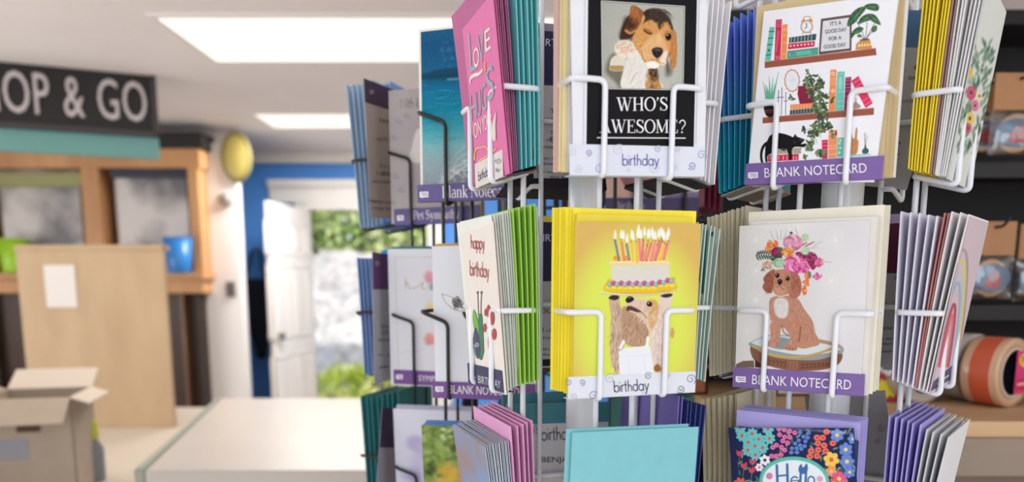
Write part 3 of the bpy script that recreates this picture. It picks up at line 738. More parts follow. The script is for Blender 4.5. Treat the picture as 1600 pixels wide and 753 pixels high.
def serif_glyph(c):
    T, h = .15, .05
    if c == 'W': return [ribbon([(.1, 1), (.4, 0)], T), ribbon([(.4, 0), (.65, .95)], h), ribbon([(.58, 1), (.86, 0)], T), ribbon([(.86, 0), (1.15, 1)], h), ribbon([(-.05, .98), (.25, .98)], K), ribbon([(.43, .98), (.72, .98)], K), ribbon([(1.0, .98), (1.26, .98)], K)], 1.28
    if c == 'H': return stem(.17)+stem(.75)+[ribbon([(.17, .5), (.75, .5)], h)], .95
    if c == 'O': return ov(.47, .5, .4, .5, h, T), .95
    if c == '\u2019': return [ribbon([(.12, 1), (.15, .9), (.07, .72)], [.12, .12, .03])], .28
    if c == 'S': return [ribbon(bez((.55, .78), (.5, 1.02), (.12, 1.06), (.08, .78), n=9), [.03, .04, .05, .06, .08, .1, .12, .12, .12]), ribbon(bez((.08, .78), (.1, .52), (.58, .5), (.58, .24), n=9), T*.95), ribbon(bez((.58, .24), (.54, -.06), (.12, -.04), (.06, .25), n=9), [.12, .1, .08, .06, .05, .05, .04, .04, .03]), ribbon([(.57, .72), (.57, 1)], K), ribbon([(.05, 0), (.05, .28)], K)], .66
    if c == 'A': return [ribbon([(.14, 0), (.48, 1)], h), ribbon([(.46, 1), (.82, 0)], T), ribbon([(.26, .34), (.68, .34)], h), ribbon([(0, .02), (.28, .02)], K), ribbon([(.66, .02), (.98, .02)], K)], .98
    if c == 'E': return stem(.17)+[ribbon([(.05, .98), (.66, .98)], K), ribbon([(.05, .02), (.7, .02)], K), ribbon([(.17, .52), (.5, .52)], h), ribbon([(.65, .76), (.65, 1)], K), ribbon([(.7, .26), (.7, 0)], K), ribbon([(.49, .4), (.49, .64)], K)], .78
    if c == 'M': return stem(.13, 1, .05, .13)+[ribbon([(.13, 1), (.52, .05)], T), ribbon([(.52, .05), (.92, 1)], h)]+stem(.92, 1, T), 1.1
    if c == '?': return [ribbon(bez((.08, .72), (.08, 1.06), (.58, 1.06), (.55, .68), n=9), .09), ribbon(bez((.55, .68), (.5, .5), (.3, .5), (.28, .25), n=7), .07), ribbon([(.22, .06), (.34, .06)], .12)], .62
    if c == 'B': return stem(.17)+[ribbon([(.1, .98), (.4, .98)], K), ribbon([(.1, .52), (.45, .52)], K), ribbon([(.1, .02), (.45, .02)], K)]+ov(.38, .75, .22, .235, h, T, -90, 90)+ov(.42, .27, .26, .255, h, T, -90, 90), .78
    if c == 'N': return stem(.14, 1, h, .13)+[ribbon([(.12, 1), (.78, .03)], T)]+stem(.78, 1, h, .13, bot=False), .95
    if c == 'P': return stem(.17)+[ribbon([(.1, .98), (.38, .98)], K), ribbon([(.17, .46), (.4, .46)], K)]+ov(.38, .72, .25, .265, h, T, -90, 90), .7
    x = .66
    if c == 'l': return stem(.15, 1.04, top=False, flag=True), .32
    if c == 'a': return [ribbon(bez((.1, x-.12), (.16, x+.06), (.44, x+.06), (.44, x-.2), n=8), [.09, .06, .05, .06, .08, .11, .13, .13]), ribbon([(.44, x-.2), (.44, .08), (.54, .04)], [.13, .13, .05])]+ov(.25, .19, .18, .19, h, .12, 60, 320)+[ribbon([(.3, .37), (.44, .4)], .05)], .56
    if c == 'n': return stem(.15, x, top=False, flag=True, s=.12)+[ribbon(bez((.15, x-.14), (.25, x+.06), (.54, x+.06), (.52, x-.22), n=8), [.04, .05, .05, .06, .08, .11, .13, .14])]+stem(.52, x-.2, top=False, s=.12), .68
    if c == 'm': return stem(.15, x, top=False, flag=True, s=.1)+[q for d in (0, .36) for q in [ribbon(bez((.15+d, x-.14), (.25+d, x+.06), (.52+d, x+.06), (.51+d, x-.22), n=8), [.04, .05, .05, .06, .08, .11, .13, .14])]+stem(.51+d, x-.2, top=False, s=.1)], 1.02
    if c == 'k': return stem(.15, 1.04, top=False, flag=True, s=.12)+[ribbon([(.17, .26), (.5, x-.03)], h), ribbon([(.27, .36), (.56, .02)], T), ribbon([(.36, x-.02), (.62, x-.02)], K), ribbon([(.4, .02), (.68, .02)], K)], .68
    if c == 'o': return ov(.29, x/2, .25, x/2, h, .14), .6
    if c == 't': return [ribbon([(.18, .86), (.18, .14), (.26, .03), (.36, .08)], [.06, .14, .1, .04]), ribbon([(.03, x-.03), (.35, x-.03)], K)], .38
    if c == 'e': return ov(.29, x/2, .25, x/2, h, .14, 0, 305)+[ribbon([(.1, .36), (.53, .36)], h)], .58
    if c == 'c': return ov(.29, x/2, .25, x/2, h, .14, 45, 315)+[ribbon([(.42, x-.16), (.5, x-.16)], .1)], .54
    if c == 'r': return stem(.15, x, top=False, flag=True, s=.12)+[ribbon(bez((.16, x-.2), (.26, x+.04), (.34, x), (.42, x-.04), n=6), [.04, .05, .07, .1, .12, .12])], .48
    if c == 'd': return ov(.27, x/2, .23, x/2, h, .13)+stem(.5, 1.04, top=False, flag=True, bot=False, s=.12)+[ribbon([(.5, .02), (.64, .02)], K)], .66
    if c == 'y': return [ribbon([(.1, x), (.33, .05)], T), ribbon([(.54, x), (.28, -.2), (.1, -.26)], [.05, .05, .1]), ribbon([(-.02, x-.02), (.24, x-.02)], K), ribbon([(.42, x-.02), (.64, x-.02)], K)], .62
    if c == 'p': return stem(.15, x, top=False, bot=False, flag=True, s=.12)+[ribbon([(.15, 0), (.15, -.28)], T), ribbon([(.02, -.27), (.3, -.27)], K)]+ov(.38, x/2, .23, x/2, h, .13), .66
    if c == 'h': return stem(.15, 1.04, top=False, flag=True, s=.12)+serif_glyph('n')[0][3:], .68
    if c == 'i': return stem(.15, x, top=False, flag=True, s=.12)+[ribbon([(.08, .88), (.22, .88)], .14)], .32
    return [], .3
def serif(text):
    x = 0; parts = []
    for c in text:
        if c == ' ': x += .3; continue
        g, w = serif_glyph(c)
        parts += [(v+np.array((x, 0)), f) for v, f in g]; x += w+.03
    V, F = merge(parts); V[:, 0] -= V[:, 0].min(); return V, F
def mono(text, w=.09):
    """round monoline lettering (lower case)"""
    x = 0; P = []
    def st(p): P.append(ribbon(np.array(p, float)+np.array((x, 0)), w))
    for c in text:
        X = .62
        if c == 'b': st([(.05, 1.08), (.05, 0)]); st(arc(.3, .3, .26, .3, 0, 360, 20)); adv = .66
        elif c == 'i': st([(.05, X), (.05, 0)]); st([(.05, .8), (.05, .9)]); adv = .2
        elif c == 'r': st([(.05, X), (.05, 0)]); st(bez((.05, .4), (.1, .62), (.3, .62), n=6)); adv = .36
        elif c == 't': st([(.14, .95), (.14, .08), (.2, 0), (.28, .02)]); st([(0, X), (.3, X)]); adv = .4
        elif c == 'h': st([(.05, 1.08), (.05, 0)]); st(bez((.05, .38), (.1, .68), (.44, .68), (.44, .36), (.44, 0), n=10)); adv = .56
        elif c == 'd': st([(.55, 1.08), (.55, 0)]); st(arc(.3, .3, .26, .3, 0, 360, 20)); adv = .68
        elif c == 'a': st([(.55, .6), (.55, 0)]); st(arc(.3, .3, .26, .3, 0, 360, 20)); adv = .68
        elif c == 'y': st([(.02, X), (.26, .02)]); st([(.5, X), (.2, -.2), (.08, -.34)]); adv = .56
        elif c == 'p': st([(.05, X), (.05, -.36)]); st(arc(.3, .3, .26, .3, 0, 360, 20)); adv = .66
        elif c == 'e': st(arc(.3, .3, .26, .3, 0, 315, 18)); st([(.05, .3), (.56, .3)]); adv = .64
        elif c == 'l': st([(.05, 1.08), (.05, 0)]); adv = .18
        elif c == 'o': st(arc(.3, .3, .26, .3, 0, 360, 20)); adv = .64
        elif c == 'W': st([(0, 1), (.22, 0), (.42, .9), (.64, 0), (.86, 1)]); adv = .95
        else: adv = .3
        x += adv
    V, F = merge(P); V[:, 0] -= V[:, 0].min(); return V, F
def on_line(VF, a, b, hgt=None, up=None):
    """lettering laid along the baseline a..b (photo pixels); hgt is the cap height"""
    V, F = VF; a = np.array(a, float); b = np.array(b, float); d = b-a; L = np.linalg.norm(d); s = L/V[:, 0].max()
    u = np.array(up, float) if up is not None else np.array((d[1], -d[0]))/L
    u = u/np.linalg.norm(u); hs = hgt if hgt else s
    return a+V[:, :1]*(d/V[:, 0].max())+V[:, 1:2]*hs*u, F
def prints(o, name, items, off=.0004, under=None):
    """items: list of (verts in photo pixels, faces, colour); one mesh lying on the card face"""
    fc = o_face[o.name]; V = []; F = []; mi = []; mats = []; b = 0
    for j, (v, f, c) in enumerate(items):
        if c not in mats: mats.append(c)
        q = fc.loc(v); y = -off-.00002*j
        V += [(p[0], y, p[1]) for p in q]; F += [tuple(i+b for i in g) for g in f]; mi += [mats.index(c)]*len(f); b += len(v)
    me = mesh(name, V, F, mi)
    bm = bmesh.new(); bm.from_mesh(me)
    bm.normal_update()
    for f in bm.faces:
        if f.normal.y > 0: f.normal_flip()
    bm.to_mesh(me); bm.free()
    return child(under or o, name, me, [ink(*c) for c in mats])
def quadp(a, b, c, d): return np.array([a, b, c, d], float), [(0, 1, 2, 3)]
def polyp(p): return np.array(p, float), [tuple(range(len(p)))]
def spiral(cx, cy, r, turns=1.6, rot=0., w=1.2, flip=1):
    t = np.linspace(0, 1, 34); a = rot+flip*turns*2*math.pi*t; rr = r*(.16+.84*t)
    return ribbon(np.c_[cx+rr*np.cos(a), cy+rr*np.sin(a)], w)
# ------------------------------------------------------------------ what the pockets hold
PURP = (126, 100, 164); WHT = (238, 238, 240); TXT = (40, 40, 44)
def strip(fc, name, label, col, group=None, cat='label strip', fold=True):
    """printed display strip standing across the foot of a pocket, folded back under the stack"""
    bm = bmesh.new()
    bm_box(bm, (-fc.W/2, 0, 0), (fc.W/2, .0006, fc.H))
    if fold: bm_box(bm, (-fc.W/2, 0, -.0001), (fc.W/2, .012, .0004))
    o = link(name, bm_mesh(name, bm), None, paper(*col), mw=fc.M); tag(o, label, cat, group); o_face[o.name] = fc
    return o
def flag(x, y, w, h, col=WHT, dark=PURP, sk=0.):
    r = [(*quadp((x, y), (x+w, y-sk*w), (x+w, y-sk*w+h), (x, y+h)), col), (*polyp([(x-w*.06, y+h*.1), (x, y), (x, y+h), (x-w*.06, y+h*.85)]), col)]
    r.append((*polyp([(x+w*.2, y+h-sk*w*.2), (x+w*.4, y+h-sk*w*.4), (x+w*.22, y+h*1.2)]), col))
    for q, (a, b) in enumerate(((.12, .85), (.2, .9))):
        yy = y+h*(.36+.34*q); r.append((*ribbon([(x+w*a, yy-sk*w*a), (x+w*(a+b)/2-w*.1, yy-h*.12-sk*w*.4), (x+w*(a+b)/2, yy-sk*w*.5), (x+w*b, yy-h*.06-sk*w*b)], h*.13), dark))
    return r

# ===== birthday rack, front column
F_A0 = Face(RA, 'front', 0, .1155, .03, (898, -18), (1106, -10), (1100, 277), (890, 271))
stack('envelope', 3, RA, 'front', 0, .086, .090, .0, .0, .133, .184, paper(228, 192, 184), 'pale pink envelope at the back of the pocket behind the winking puppy card', 'envelope', 'pink envelopes behind the winking puppy card', u=-.006, du=.002, bow=0.)
stack('envelope', 4, RA, 'front', 0, .093, .100, .005, .012, .132, .184, paper(242, 226, 176), 'cream yellow envelope between the pink and white envelopes behind the winking puppy card', 'envelope', 'cream envelopes behind the winking puppy card', u=-.004, du=.003, bow=0.)
stack('greeting_card', 4, RA, 'front', 0, .103, .113, .018, .028, .129, .178, paper(226, 228, 232), 'white card tucked directly behind the winking puppy card', 'greeting card', 'white cards behind the winking puppy card', gap=.001, du=.001, bow=0.)
awe = card(F_A0, 'greeting_card', 'white and black birthday card with a winking beagle puppy reading WHO\u2019S AWESOME?', 'greeting card', paper(224, 226, 232))
F_A0s = Face(RA, 'front', 0, .1172, .0, (893, 226), (1102, 229), (1099, 277), (887, 273))
st_awe = strip(F_A0s, 'label_strip', 'white birthday strip with blue swirls at the foot of the winking puppy card', (216, 221, 232))
F_A1 = Face(RA, 'front', 1, .1160, .03, (900, 348.5), (1093, 348), (1086, 613), (896, 622))
stack('envelope', 7, RA, 'front', 1, .083, .108, .0, .012, .134, .1795, paper(250, 232, 60), 'bright yellow envelope in the row behind the birthday cake card', 'envelope', 'yellow envelopes behind the cake card', u=-.006, du=.0125, bow=.0)
stack('greeting_card', 2, RA, 'front', 1, .1115, .1135, .02, .024, .125, .174, paper(226, 206, 70), 'yellow card tucked directly behind the birthday cake card', 'greeting card', 'cards behind the cake card', gap=.001, bow=0.)
cake = card(F_A1, 'greeting_card', 'yellow birthday card with a puppy holding up a cake full of candles', 'greeting card', paper(238, 226, 120))
F_A1s = Face(RA, 'front', 1, .1172, .0, (888, 589), (1087.5, 580), (1086, 613), (888, 624))
st_cake = strip(F_A1s, 'label_strip', 'white birthday strip with black swirls at the foot of the cake card', (216, 221, 230))
F_A2 = Face(RA, 'front', 2, .1150, .03, (887, 679), (1083, 665), (1080, 935), (888, 955))
F_A2b = Face(RA, 'front', 2, .1120, .03, (877, 674), (1066, 660), (1066, 930), (880, 948))
def envelope_face(fc, label, col, group=None):
    me = envelope_mesh('envelope', fc.W, fc.H, .0012, 0); o = link('envelope', me, None, paper(*col), mw=fc.M); return tag(o, label, 'envelope', group)
envelope_face(F_A2, 'pale turquoise envelope standing in front, below the cake card', (126, 192, 200))
envelope_face(F_A2b, 'second pale turquoise envelope, showing a slim edge left of the front one', (122, 188, 198))
# ===== birthday rack, left column
F_L0 = Face(RA, 'left', 0, .1155, .09, (726.5, 44), (779, -22), (787, 274), (743, 294))
stack('envelope', 5, RA, 'left', 0, .082, .0985, .01, .03, .134, .186, paper(116, 204, 208), 'teal envelope in the fan behind the pink LOVE & HUGS card', 'envelope', 'teal envelopes behind the pink card', bow=.003, u=.004, du=-.004)
stack('greeting_card', 4, RA, 'left', 0, .1025, .1125, .05, .085, .128, .180, paper(178, 92, 140), 'magenta edged card lined up behind the pink LOVE & HUGS card', 'greeting card', 'pink cards behind LOVE & HUGS', gap=.0012, u=-.002, edge=paper(206, 130, 168))
love = card(F_L0, 'greeting_card', 'pink card lettered LOVE & HUGS ON YOUR birthday, seen at a slant', 'greeting card', paper(214, 112, 164))
F_L0s = Face(RA, 'left', 0, .1175, .03, (741.6, 256), (783, 235), (787, 275), (743, 295))
st_love = strip(F_L0s, 'label_strip', 'white strip at the foot of the pink LOVE & HUGS card', (214, 208, 204))
F_L1 = Face(RA, 'left', 1, .1160, .07, (725, 358.5), (775.5, 348), (786, 612), (733, 596))
stack('envelope', 5, RA, 'left', 1, .0835, .1000, .01, .03, .136, .1755, paper(156, 206, 80), 'bright green envelope in the fan behind the caterpillar birthday card', 'envelope', 'green envelopes behind the caterpillar card', bow=.003, u=.006, du=-.006)
stack('greeting_card', 5, RA, 'left', 1, .1025, .1140, .035, .065, .127, .174, paper(226, 230, 222), 'white card lined up behind the caterpillar birthday card', 'greeting card', 'white cards behind the caterpillar card', gap=.0016)
stack('envelope', 1, RA, 'left', 1, .0812, .0812, .0, .0, .132, .172, paper(190, 206, 194), 'pale sage envelope innermost behind the green envelopes', 'envelope', None, u=.004)
cat_ = card(F_L1, 'greeting_card', 'white card reading happy birthday in red above a green caterpillar and red flower', 'greeting card', paper(228, 222, 214))
F_L1s = Face(RA, 'left', 1, .1175, .03, (728.7, 567.7), (783, 579), (787, 614), (733, 596))
st_cat = strip(F_L1s, 'label_strip', 'navy strip reading BLANK BIRTHDAY below the caterpillar card', (56, 54, 92))
stack('envelope', 5, RA, 'left', 2, .083, .100, .02, .05, .134, .172, paper(222, 160, 202), 'lilac pink envelope in the bottom pocket below the caterpillar card', 'envelope', 'lilac envelopes in the bottom pocket', bow=.002, u=.004, du=-.002)
stack('greeting_card', 8, RA, 'left', 2, .1035, .119, .05, .09, .128, .158, two_tone('striped_card', rgb(150, 122, 108), rgb(120, 146, 184), 22, .35, .65), 'blue and white patterned card in the bottom pocket beside the lilac envelopes', 'greeting card', 'patterned cards in the bottom left pocket', gap=.0014, edge=paper(222, 230, 236))
# ===== birthday rack, right column (edge on) and back column
stack('greeting_card', 7, RA, 'right', 0, .090, .121, .0, .05, .132, .186, paper(248, 246, 250), 'white card seen edge on between the puppy card and the blue envelopes', 'greeting card', 'white cards seen edge on beside the winking puppy', gap=.0015, bow=.003)
stack('envelope', 2, RA, 'right', 0, .0825, .0865, .0, .0, .134, .186, paper(214, 150, 166), 'rose envelope seen edge on at the right of the winking puppy card', 'envelope', 'rose envelopes seen edge on')
stack('greeting_card', 8, RA, 'right', 1, .090, .119, .0, .045, .130, .167, paper(206, 222, 214), 'pale green card seen edge on at the right of the cake card', 'greeting card', 'pale green cards seen edge on beside the cake', gap=.0018)
stack('envelope', 7, RA, 'right', 1, .0885, .1165, .0, .042, .127, .163, paper(62, 120, 110), 'deep green envelope slotted between the pale green cards', 'envelope', 'deep green envelopes between pale green cards', th=.0009, bow=0.)
stack('envelope', 5, RA, 'right', 2, .094, .112, .0, .03, .133, .184, paper(60, 72, 140), 'navy blue envelope seen edge on right of the turquoise envelopes', 'envelope', 'navy envelopes in the bottom pocket')
stack('envelope', 2, RA, 'right', 2, .083, .087, .0, .0, .134, .188, paper(128, 116, 190), 'violet envelope standing behind the navy envelopes in the bottom pocket', 'envelope', 'violet envelopes behind the navy ones')
def header(fc, label, top, topc, band, bandc, body, text, dark=TXT):
    me = slab_mesh('header_card', fc.W, fc.H, .0008); o = link('header_card', me, None, paper(*body), mw=fc.M); tag(o, label, 'header card'); o_face[o.name] = fc
    q = np.array(fc.quad)
    def row(y, l): return q[0]+(q[3]-q[0])*y if l else q[1]+(q[2]-q[1])*y
    it = []
    if top > 0: it.append((*quadp(row(0, 1), row(0, 0), row(top, 0), row(top, 1)), topc))
    if band > top: it.append((*quadp(row(top, 1), row(top, 0), row(band, 0), row(band, 1)), bandc))
    if it: prints(o, 'colour_band', it)
    if text: prints(o, 'printed_text', [(*on_line(sans(s), a, b, h), c) for s, a, b, h, c in text], off=.0006)
    return o
def stock(y, x0=893, k=1.):
    L = []
    for dy, s, hw, h in ((0, 'Looming', 26, 9), (20, 'This card is', 34, 10), (34, 'OUT OF STOCK', 50, 11), (53, 'To reorder, call', 34, 8), (64, '1-800-525-00', 46, 11), (74, 'contact your field rep', 58, 7), (91, 'Displays, fixtures and this card belong', 62, 6), (100, 'to show and must stay in place', 58, 6), (113, 'For more display, please see', 54, 6), (121, 'the back or call', 34, 6)):
        L.append((s, (x0-hw*k, y+dy), (x0+hw*k, y+dy+hw*.07), h, TXT))
    return L
navy = (30, 30, 72)
header(Face(RA, 'front', 0, -.0835, 0, (831, 33), (957, 46), (953, 277), (831, 280)), 'navy BIRTHDAY header card seen through the rack left of the winking puppy', .05, (150, 136, 150), .40, navy, (190, 190, 192), [('BIRTHDAY', (839.5, 70.5), (912, 76), 16, (206, 208, 222))]+stock(157))
header(Face(RA, 'front', 1, -.0835, 0, (832, 336), (950, 341), (948, 570), (832, 576)), 'navy and yellow BIRTHDAY header card seen left of the yellow envelopes', .04, (226, 206, 70), .43, navy, (184, 184, 184), [('BIRTHDAY', (840, 376.5), (910, 378), 16, (206, 208, 222))]+stock(455, 893))
h2 = header(Face(RA, 'front', 2, -.0835, 0, (786, 632), (948, 627), (946, 850), (790, 862)), 'teal topped birthday header card in the bottom row beside the white tube', .14, (74, 136, 146), .14, navy, (208, 208, 206), [('BENJAMIN', (846, 722), (915, 721), 12, TXT)])
prints(h2, 'printed_swirl', [(*spiral(841, 671, 8, 1.7, 0, 1.3), (120, 120, 140)), (*on_line(mono('birthday'), (846, 688), (905, 686), 20), TXT)])
# envelopes and cards of the back column, seen through the rack
stack('envelope', 3, RA, 'back', 0, .087, .093, .0, .01, .128, .178, paper(206, 190, 170), 'tan envelope behind the navy BIRTHDAY header, top row', 'envelope', 'tan envelopes behind the top navy header')
stack('envelope', 3, RA, 'back', 1, .087, .093, .0, .01, .128, .176, paper(240, 222, 70), 'yellow envelope behind the navy and yellow header card', 'envelope', 'yellow envelopes behind the middle header')
stack('envelope', 3, RA, 'back', 2, .087, .093, .0, .01, .128, .176, paper(70, 130, 140), 'teal envelope behind the teal topped header card', 'envelope', 'teal envelopes behind the bottom header')

# ===== notecard rack, front column
F_B0 = Face(RB_, 'front', 0, .1155, .02, (1185, 15), (1389, -3), (1380, 279), (1176, 289))
stack('envelope', 5, RB_, 'front', 0, .086, .110, .0, .012, .133, .180, paper(218, 196, 150), 'tan envelope in the row behind the bookshelf notecard', 'envelope', 'tan envelopes behind the bookshelf notecard', u=.006, du=-.005, bow=.0)
stack('greeting_card', 2, RB_, 'front', 0, .0825, .0845, .0, .0, .133, .186, paper(236, 236, 240), 'white folder card at the very back of the bookshelf pocket', 'greeting card', 'white cards at the back of the bookshelf pocket', u=.006, gap=.001, bow=0.)
book = card(F_B0, 'greeting_card', 'white notecard drawn with shelves of books, plants and a sleeping black cat', 'greeting card', paper(242, 242, 246))
F_B0s = Face(RB_, 'front', 0, .1172, .0, (1165, 255), (1380, 244), (1380, 279), (1164, 290))
st_book = strip(F_B0s, 'label_strip', 'purple BLANK NOTECARD strip at the foot of the bookshelf card', PURP)
F_B1 = Face(RB_, 'front', 1, .1160, .02, (1157, 351), (1354, 346), (1350, 617), (1147, 604))
stack('envelope', 5, RB_, 'front', 1, .083, .108, .0, .012, .136, .186, paper(242, 236, 218), 'cream envelope in the row behind the flower crowned puppy notecard', 'envelope', 'cream envelopes behind the flower crowned puppy', u=.003, du=-.0, bow=.0)
stack('greeting_card', 3, RB_, 'front', 1, .1115, .1145, .02, .02, .127, .176, paper(226, 222, 216), 'grey white card tucked directly behind the flower crowned puppy', 'greeting card', 'cards behind the flower crowned puppy', u=.004, gap=.0012, bow=0.)
crown = card(F_B1, 'greeting_card', 'grey white notecard with a red spaniel puppy wearing a crown of flowers', 'greeting card', paper(226, 222, 216))
F_B1s = Face(RB_, 'front', 1, .1172, .0, (1145, 573), (1351, 585), (1350, 619), (1145, 605))
st_crown = strip(F_B1s, 'label_strip', 'purple BLANK NOTECARD strip at the foot of the flower crowned puppy card', PURP)
F_B2 = Face(RB_, 'front', 2, .1160, .02, (1149, 664), (1343, 675), (1339, 932), (1146, 915))
stack('envelope', 6, RB_, 'front', 2, .085, .110, .0, .012, .131, .184, paper(174, 166, 226), 'lavender envelope in the row behind the floral Hello card', 'envelope', 'lavender envelopes behind the floral Hello card', u=.0, du=-.002, bow=.0)
stack('greeting_card', 3, RB_, 'front', 2, .1125, .1148, .02, .02, .125, .165, paper(50, 62, 110), 'navy floral card directly behind the floral Hello card', 'greeting card', 'cards behind the floral Hello card', gap=.0012, dz=.002, bow=0.)
hello = card(F_B2, 'greeting_card', 'navy floral card with Hello in a white oval, bottom row', 'greeting card', paper(40, 50, 92))
# left column of the notecard rack: colour grading from blue to teal at the foot, seen edge on
def fade_paper(name, c1, c2, z0, z1):
    m = bpy.data.materials.new(name); m.use_nodes = True; nt = m.node_tree; b = nt.nodes['Principled BSDF']; b.inputs['Roughness'].default_value = .55
    tc = nt.nodes.new('ShaderNodeTexCoord'); sp = nt.nodes.new('ShaderNodeSeparateXYZ'); mr = nt.nodes.new('ShaderNodeMapRange')
    mr.inputs['From Min'].default_value = z0; mr.inputs['From Max'].default_value = z1
    r = nt.nodes.new('ShaderNodeValToRGB'); r.color_ramp.elements[0].color = c1; r.color_ramp.elements[1].color = c2
    L = nt.links.new; L(tc.outputs['Object'], sp.inputs[0]); L(sp.outputs['Z'], mr.inputs['Value']); L(mr.outputs[0], r.inputs['Fac']); L(r.outputs['Color'], b.inputs['Base Color'])
    return m
stack('envelope', 7, RB_, 'left', 0, .084, .119, .0, .06, .134, .186, fade_paper('blue_teal_fade', rgb(50, 184, 214), rgb(110, 146, 240), .05, .15), 'blue envelope shading to teal at its foot, left of the bookshelf card', 'envelope', 'blue to teal envelopes left of the bookshelf card', bow=.003)
stack('greeting_card', 10, RB_, 'left', 1, .084, .120, .0, .05, .132, .187, paper(244, 236, 210), 'tan card seen edge on left of the flower crowned puppy', 'greeting card', 'tan cards seen edge on left of the flower crowned puppy', gap=.001, bow=.002, u=.003)
stack('greeting_card', 7, RB_, 'left', 2, .084, .119, .0, .04, .132, .184, paper(240, 230, 200), 'tan card seen edge on in the bottom row left of the Hello card', 'greeting card', 'tan cards seen edge on in the bottom row', gap=.001, u=.003)
# right column of the notecard rack
stack('envelope', 8, RB_, 'right', 0, .0815, .1000, .0, .03, .134, .186, paper(250, 226, 60), 'golden yellow envelope in the fan at the right of the bookshelf rack', 'envelope', 'golden yellow envelopes in the right hand fan', bow=.003)
stack('envelope', 2, RB_, 'right', 0, .1020, .1035, .032, .036, .132, .184, paper(168, 132, 128), 'dusty brown envelope between the yellow and white ones in the right fan', 'envelope', 'dusty brown envelopes in the right fan', bow=.003)
stack('greeting_card', 6, RB_, 'right', 0, .1055, .1140, .04, .10, .130, .182, paper(236, 236, 236), 'white card with open leaves right of the yellow envelope fan', 'greeting card', 'white cards in the right fan', gap=.002, bow=.002)
F_R0 = Face.sized(RB_, 'right', 0, .1160, .11, 0, .003, .127, .182)
flw = card(F_R0, 'greeting_card', 'pale card with garden flowers at the right edge, top row', 'greeting card', paper(214, 218, 214))
stack('envelope', 5, RB_, 'right', 1, .0815, .1005, -.03, .05, .134, .172, paper(234, 232, 246), 'pale lilac white envelope spread in the fan beside the rainbow card', 'envelope', 'lilac white envelopes beside the rainbow card', bow=.002)
stack('greeting_card', 2, RB_, 'right', 1, .1030, .1045, .06, .065, .128, .176, paper(196, 130, 130), 'dusty red card between white envelopes and the rainbow card', 'greeting card', 'dusty red cards beside the rainbow card', gap=.001)
stack('greeting_card', 3, RB_, 'right', 1, .1065, .1135, .07, .11, .128, .178, paper(236, 234, 236), 'white card directly behind the rainbow card', 'greeting card', 'white cards behind the rainbow card', gap=.0018)
F_R1 = Face.sized(RB_, 'right', 1, .1160, .12, 0, .003, .127, .178)
rain = card(F_R1, 'greeting_card', 'mauve card with a pale rainbow at the right, middle row', 'greeting card', paper(212, 196, 204))
stack('envelope', 6, RB_, 'right', 2, .0815, .1010, -.01, .04, .133, .176, paper(176, 168, 232), 'violet envelope in the bottom right fan below the rainbow card', 'envelope', 'violet envelopes in the bottom right fan', bow=.002)
stack('greeting_card', 4, RB_, 'right', 2, .1040, .1160, .05, .10, .128, .172, paper(222, 224, 228), 'white card in front of the violet envelopes, bottom right', 'greeting card', 'white cards in the bottom right fan', gap=.0016)
# headers seen through the notecard rack
hb0 = header(Face(RB_, 'front', 0, -.0835, 0, (1330, 22), (1453, 20), (1452, 297), (1332, 284)), 'grey header card with blue top, right of the bookshelf notecard', .21, (70, 108, 148), .21, navy, (176, 176, 176), [('04526', (1420, 125), (1448, 124), 8, TXT), ('Relative', (1382, 226), (1408, 226), 9, TXT), ('of the line', (1374, 243), (1406, 243), 7, TXT)])
prints(hb0, 'printed_swirl', [(*spiral(1413, 84, 6, 1.6, 1, 1), (140, 140, 146)), (*spiral(1410, 109, 5, 1.6, 2, 1), (140, 140, 146)), (*spiral(1434, 106, 5, 1.6, 2, 2.), TXT), (*quadp((1390, 157), (1450, 155), (1450, 159), (1390, 161)), (150, 150, 152))])
hb1 = header(Face(RB_, 'front', 1, -.0835, 0, (1300, 340), (1420, 333), (1419, 580), (1302, 572)), 'grey header card with maroon band, right of the flower crowned puppy', .06, (176, 156, 196), .38, (88, 26, 56), (166, 166, 168), [('BIRTHDAYS', (1330, 374), (1386, 371), 15, (214, 200, 210)), ('04526', (1398, 437), (1420, 436), 8, TXT), ('Your', (1372, 494), (1379, 494), 8, TXT), ('representative', (1352, 515), (1394, 515), 9, TXT), ('found on the second', (1340, 531), (1406, 531), 7, TXT), ('of each product', (1346, 539), (1394, 539), 7, TXT), ('behind', (1366, 551), (1392, 551), 7, TXT)])
hb2 = header(Face(RB_, 'front', 2, -.0835, 0, (1270, 622), (1398, 606), (1396, 850), (1272, 840)), 'grey header card with faint swirls behind the floral Hello card', 0, None, 0, None, (160, 160, 162), [])
prints(hb2, 'printed_swirl', [(*spiral(1377, 669, 6, 1.6, 1, 1), (120, 120, 124)), (*spiral(1371, 690, 5, 1.6, 2, 1), (120, 120, 124))])

# ===== black rack with the beach card
F_C0 = Face(RC, 'front', 0, .1160, .0, (656, 47), (838, 28), (836, 309), (655, 313))
stack_behind('envelope', 3, F_C0, paper(236, 230, 220), 'white envelope showing a thin edge left of the beach notecard', 'envelope', 'white envelopes behind the beach notecard', F_C0.W*.99, F_C0.H*1.0, dz=.004, d1=.016)
beach = card(F_C0, 'greeting_card', 'turquoise beach notecard with breaking waves behind the pink card', 'greeting card', paper(240, 236, 228))
F_C0s = Face(RC, 'front', 0, .1172, .0, (652, 289), (836, 281), (836, 309), (652, 316))
st_beach = strip(F_C0s, 'label_strip', 'purple Blank Notecard strip in serif letters under the beach picture', (108, 96, 150))
F_C1 = Face(RC, 'front', 1, .1160, .0, (678, 384), (838, 382), (837, 625), (678, 621))
stack_behind('envelope', 3, F_C1, paper(222, 186, 110), 'amber envelope peeping above the grey animal notecard', 'envelope', 'amber envelopes above the grey animal notecard', F_C1.W*.99, F_C1.H*1.0, dz=.004, d1=.016)
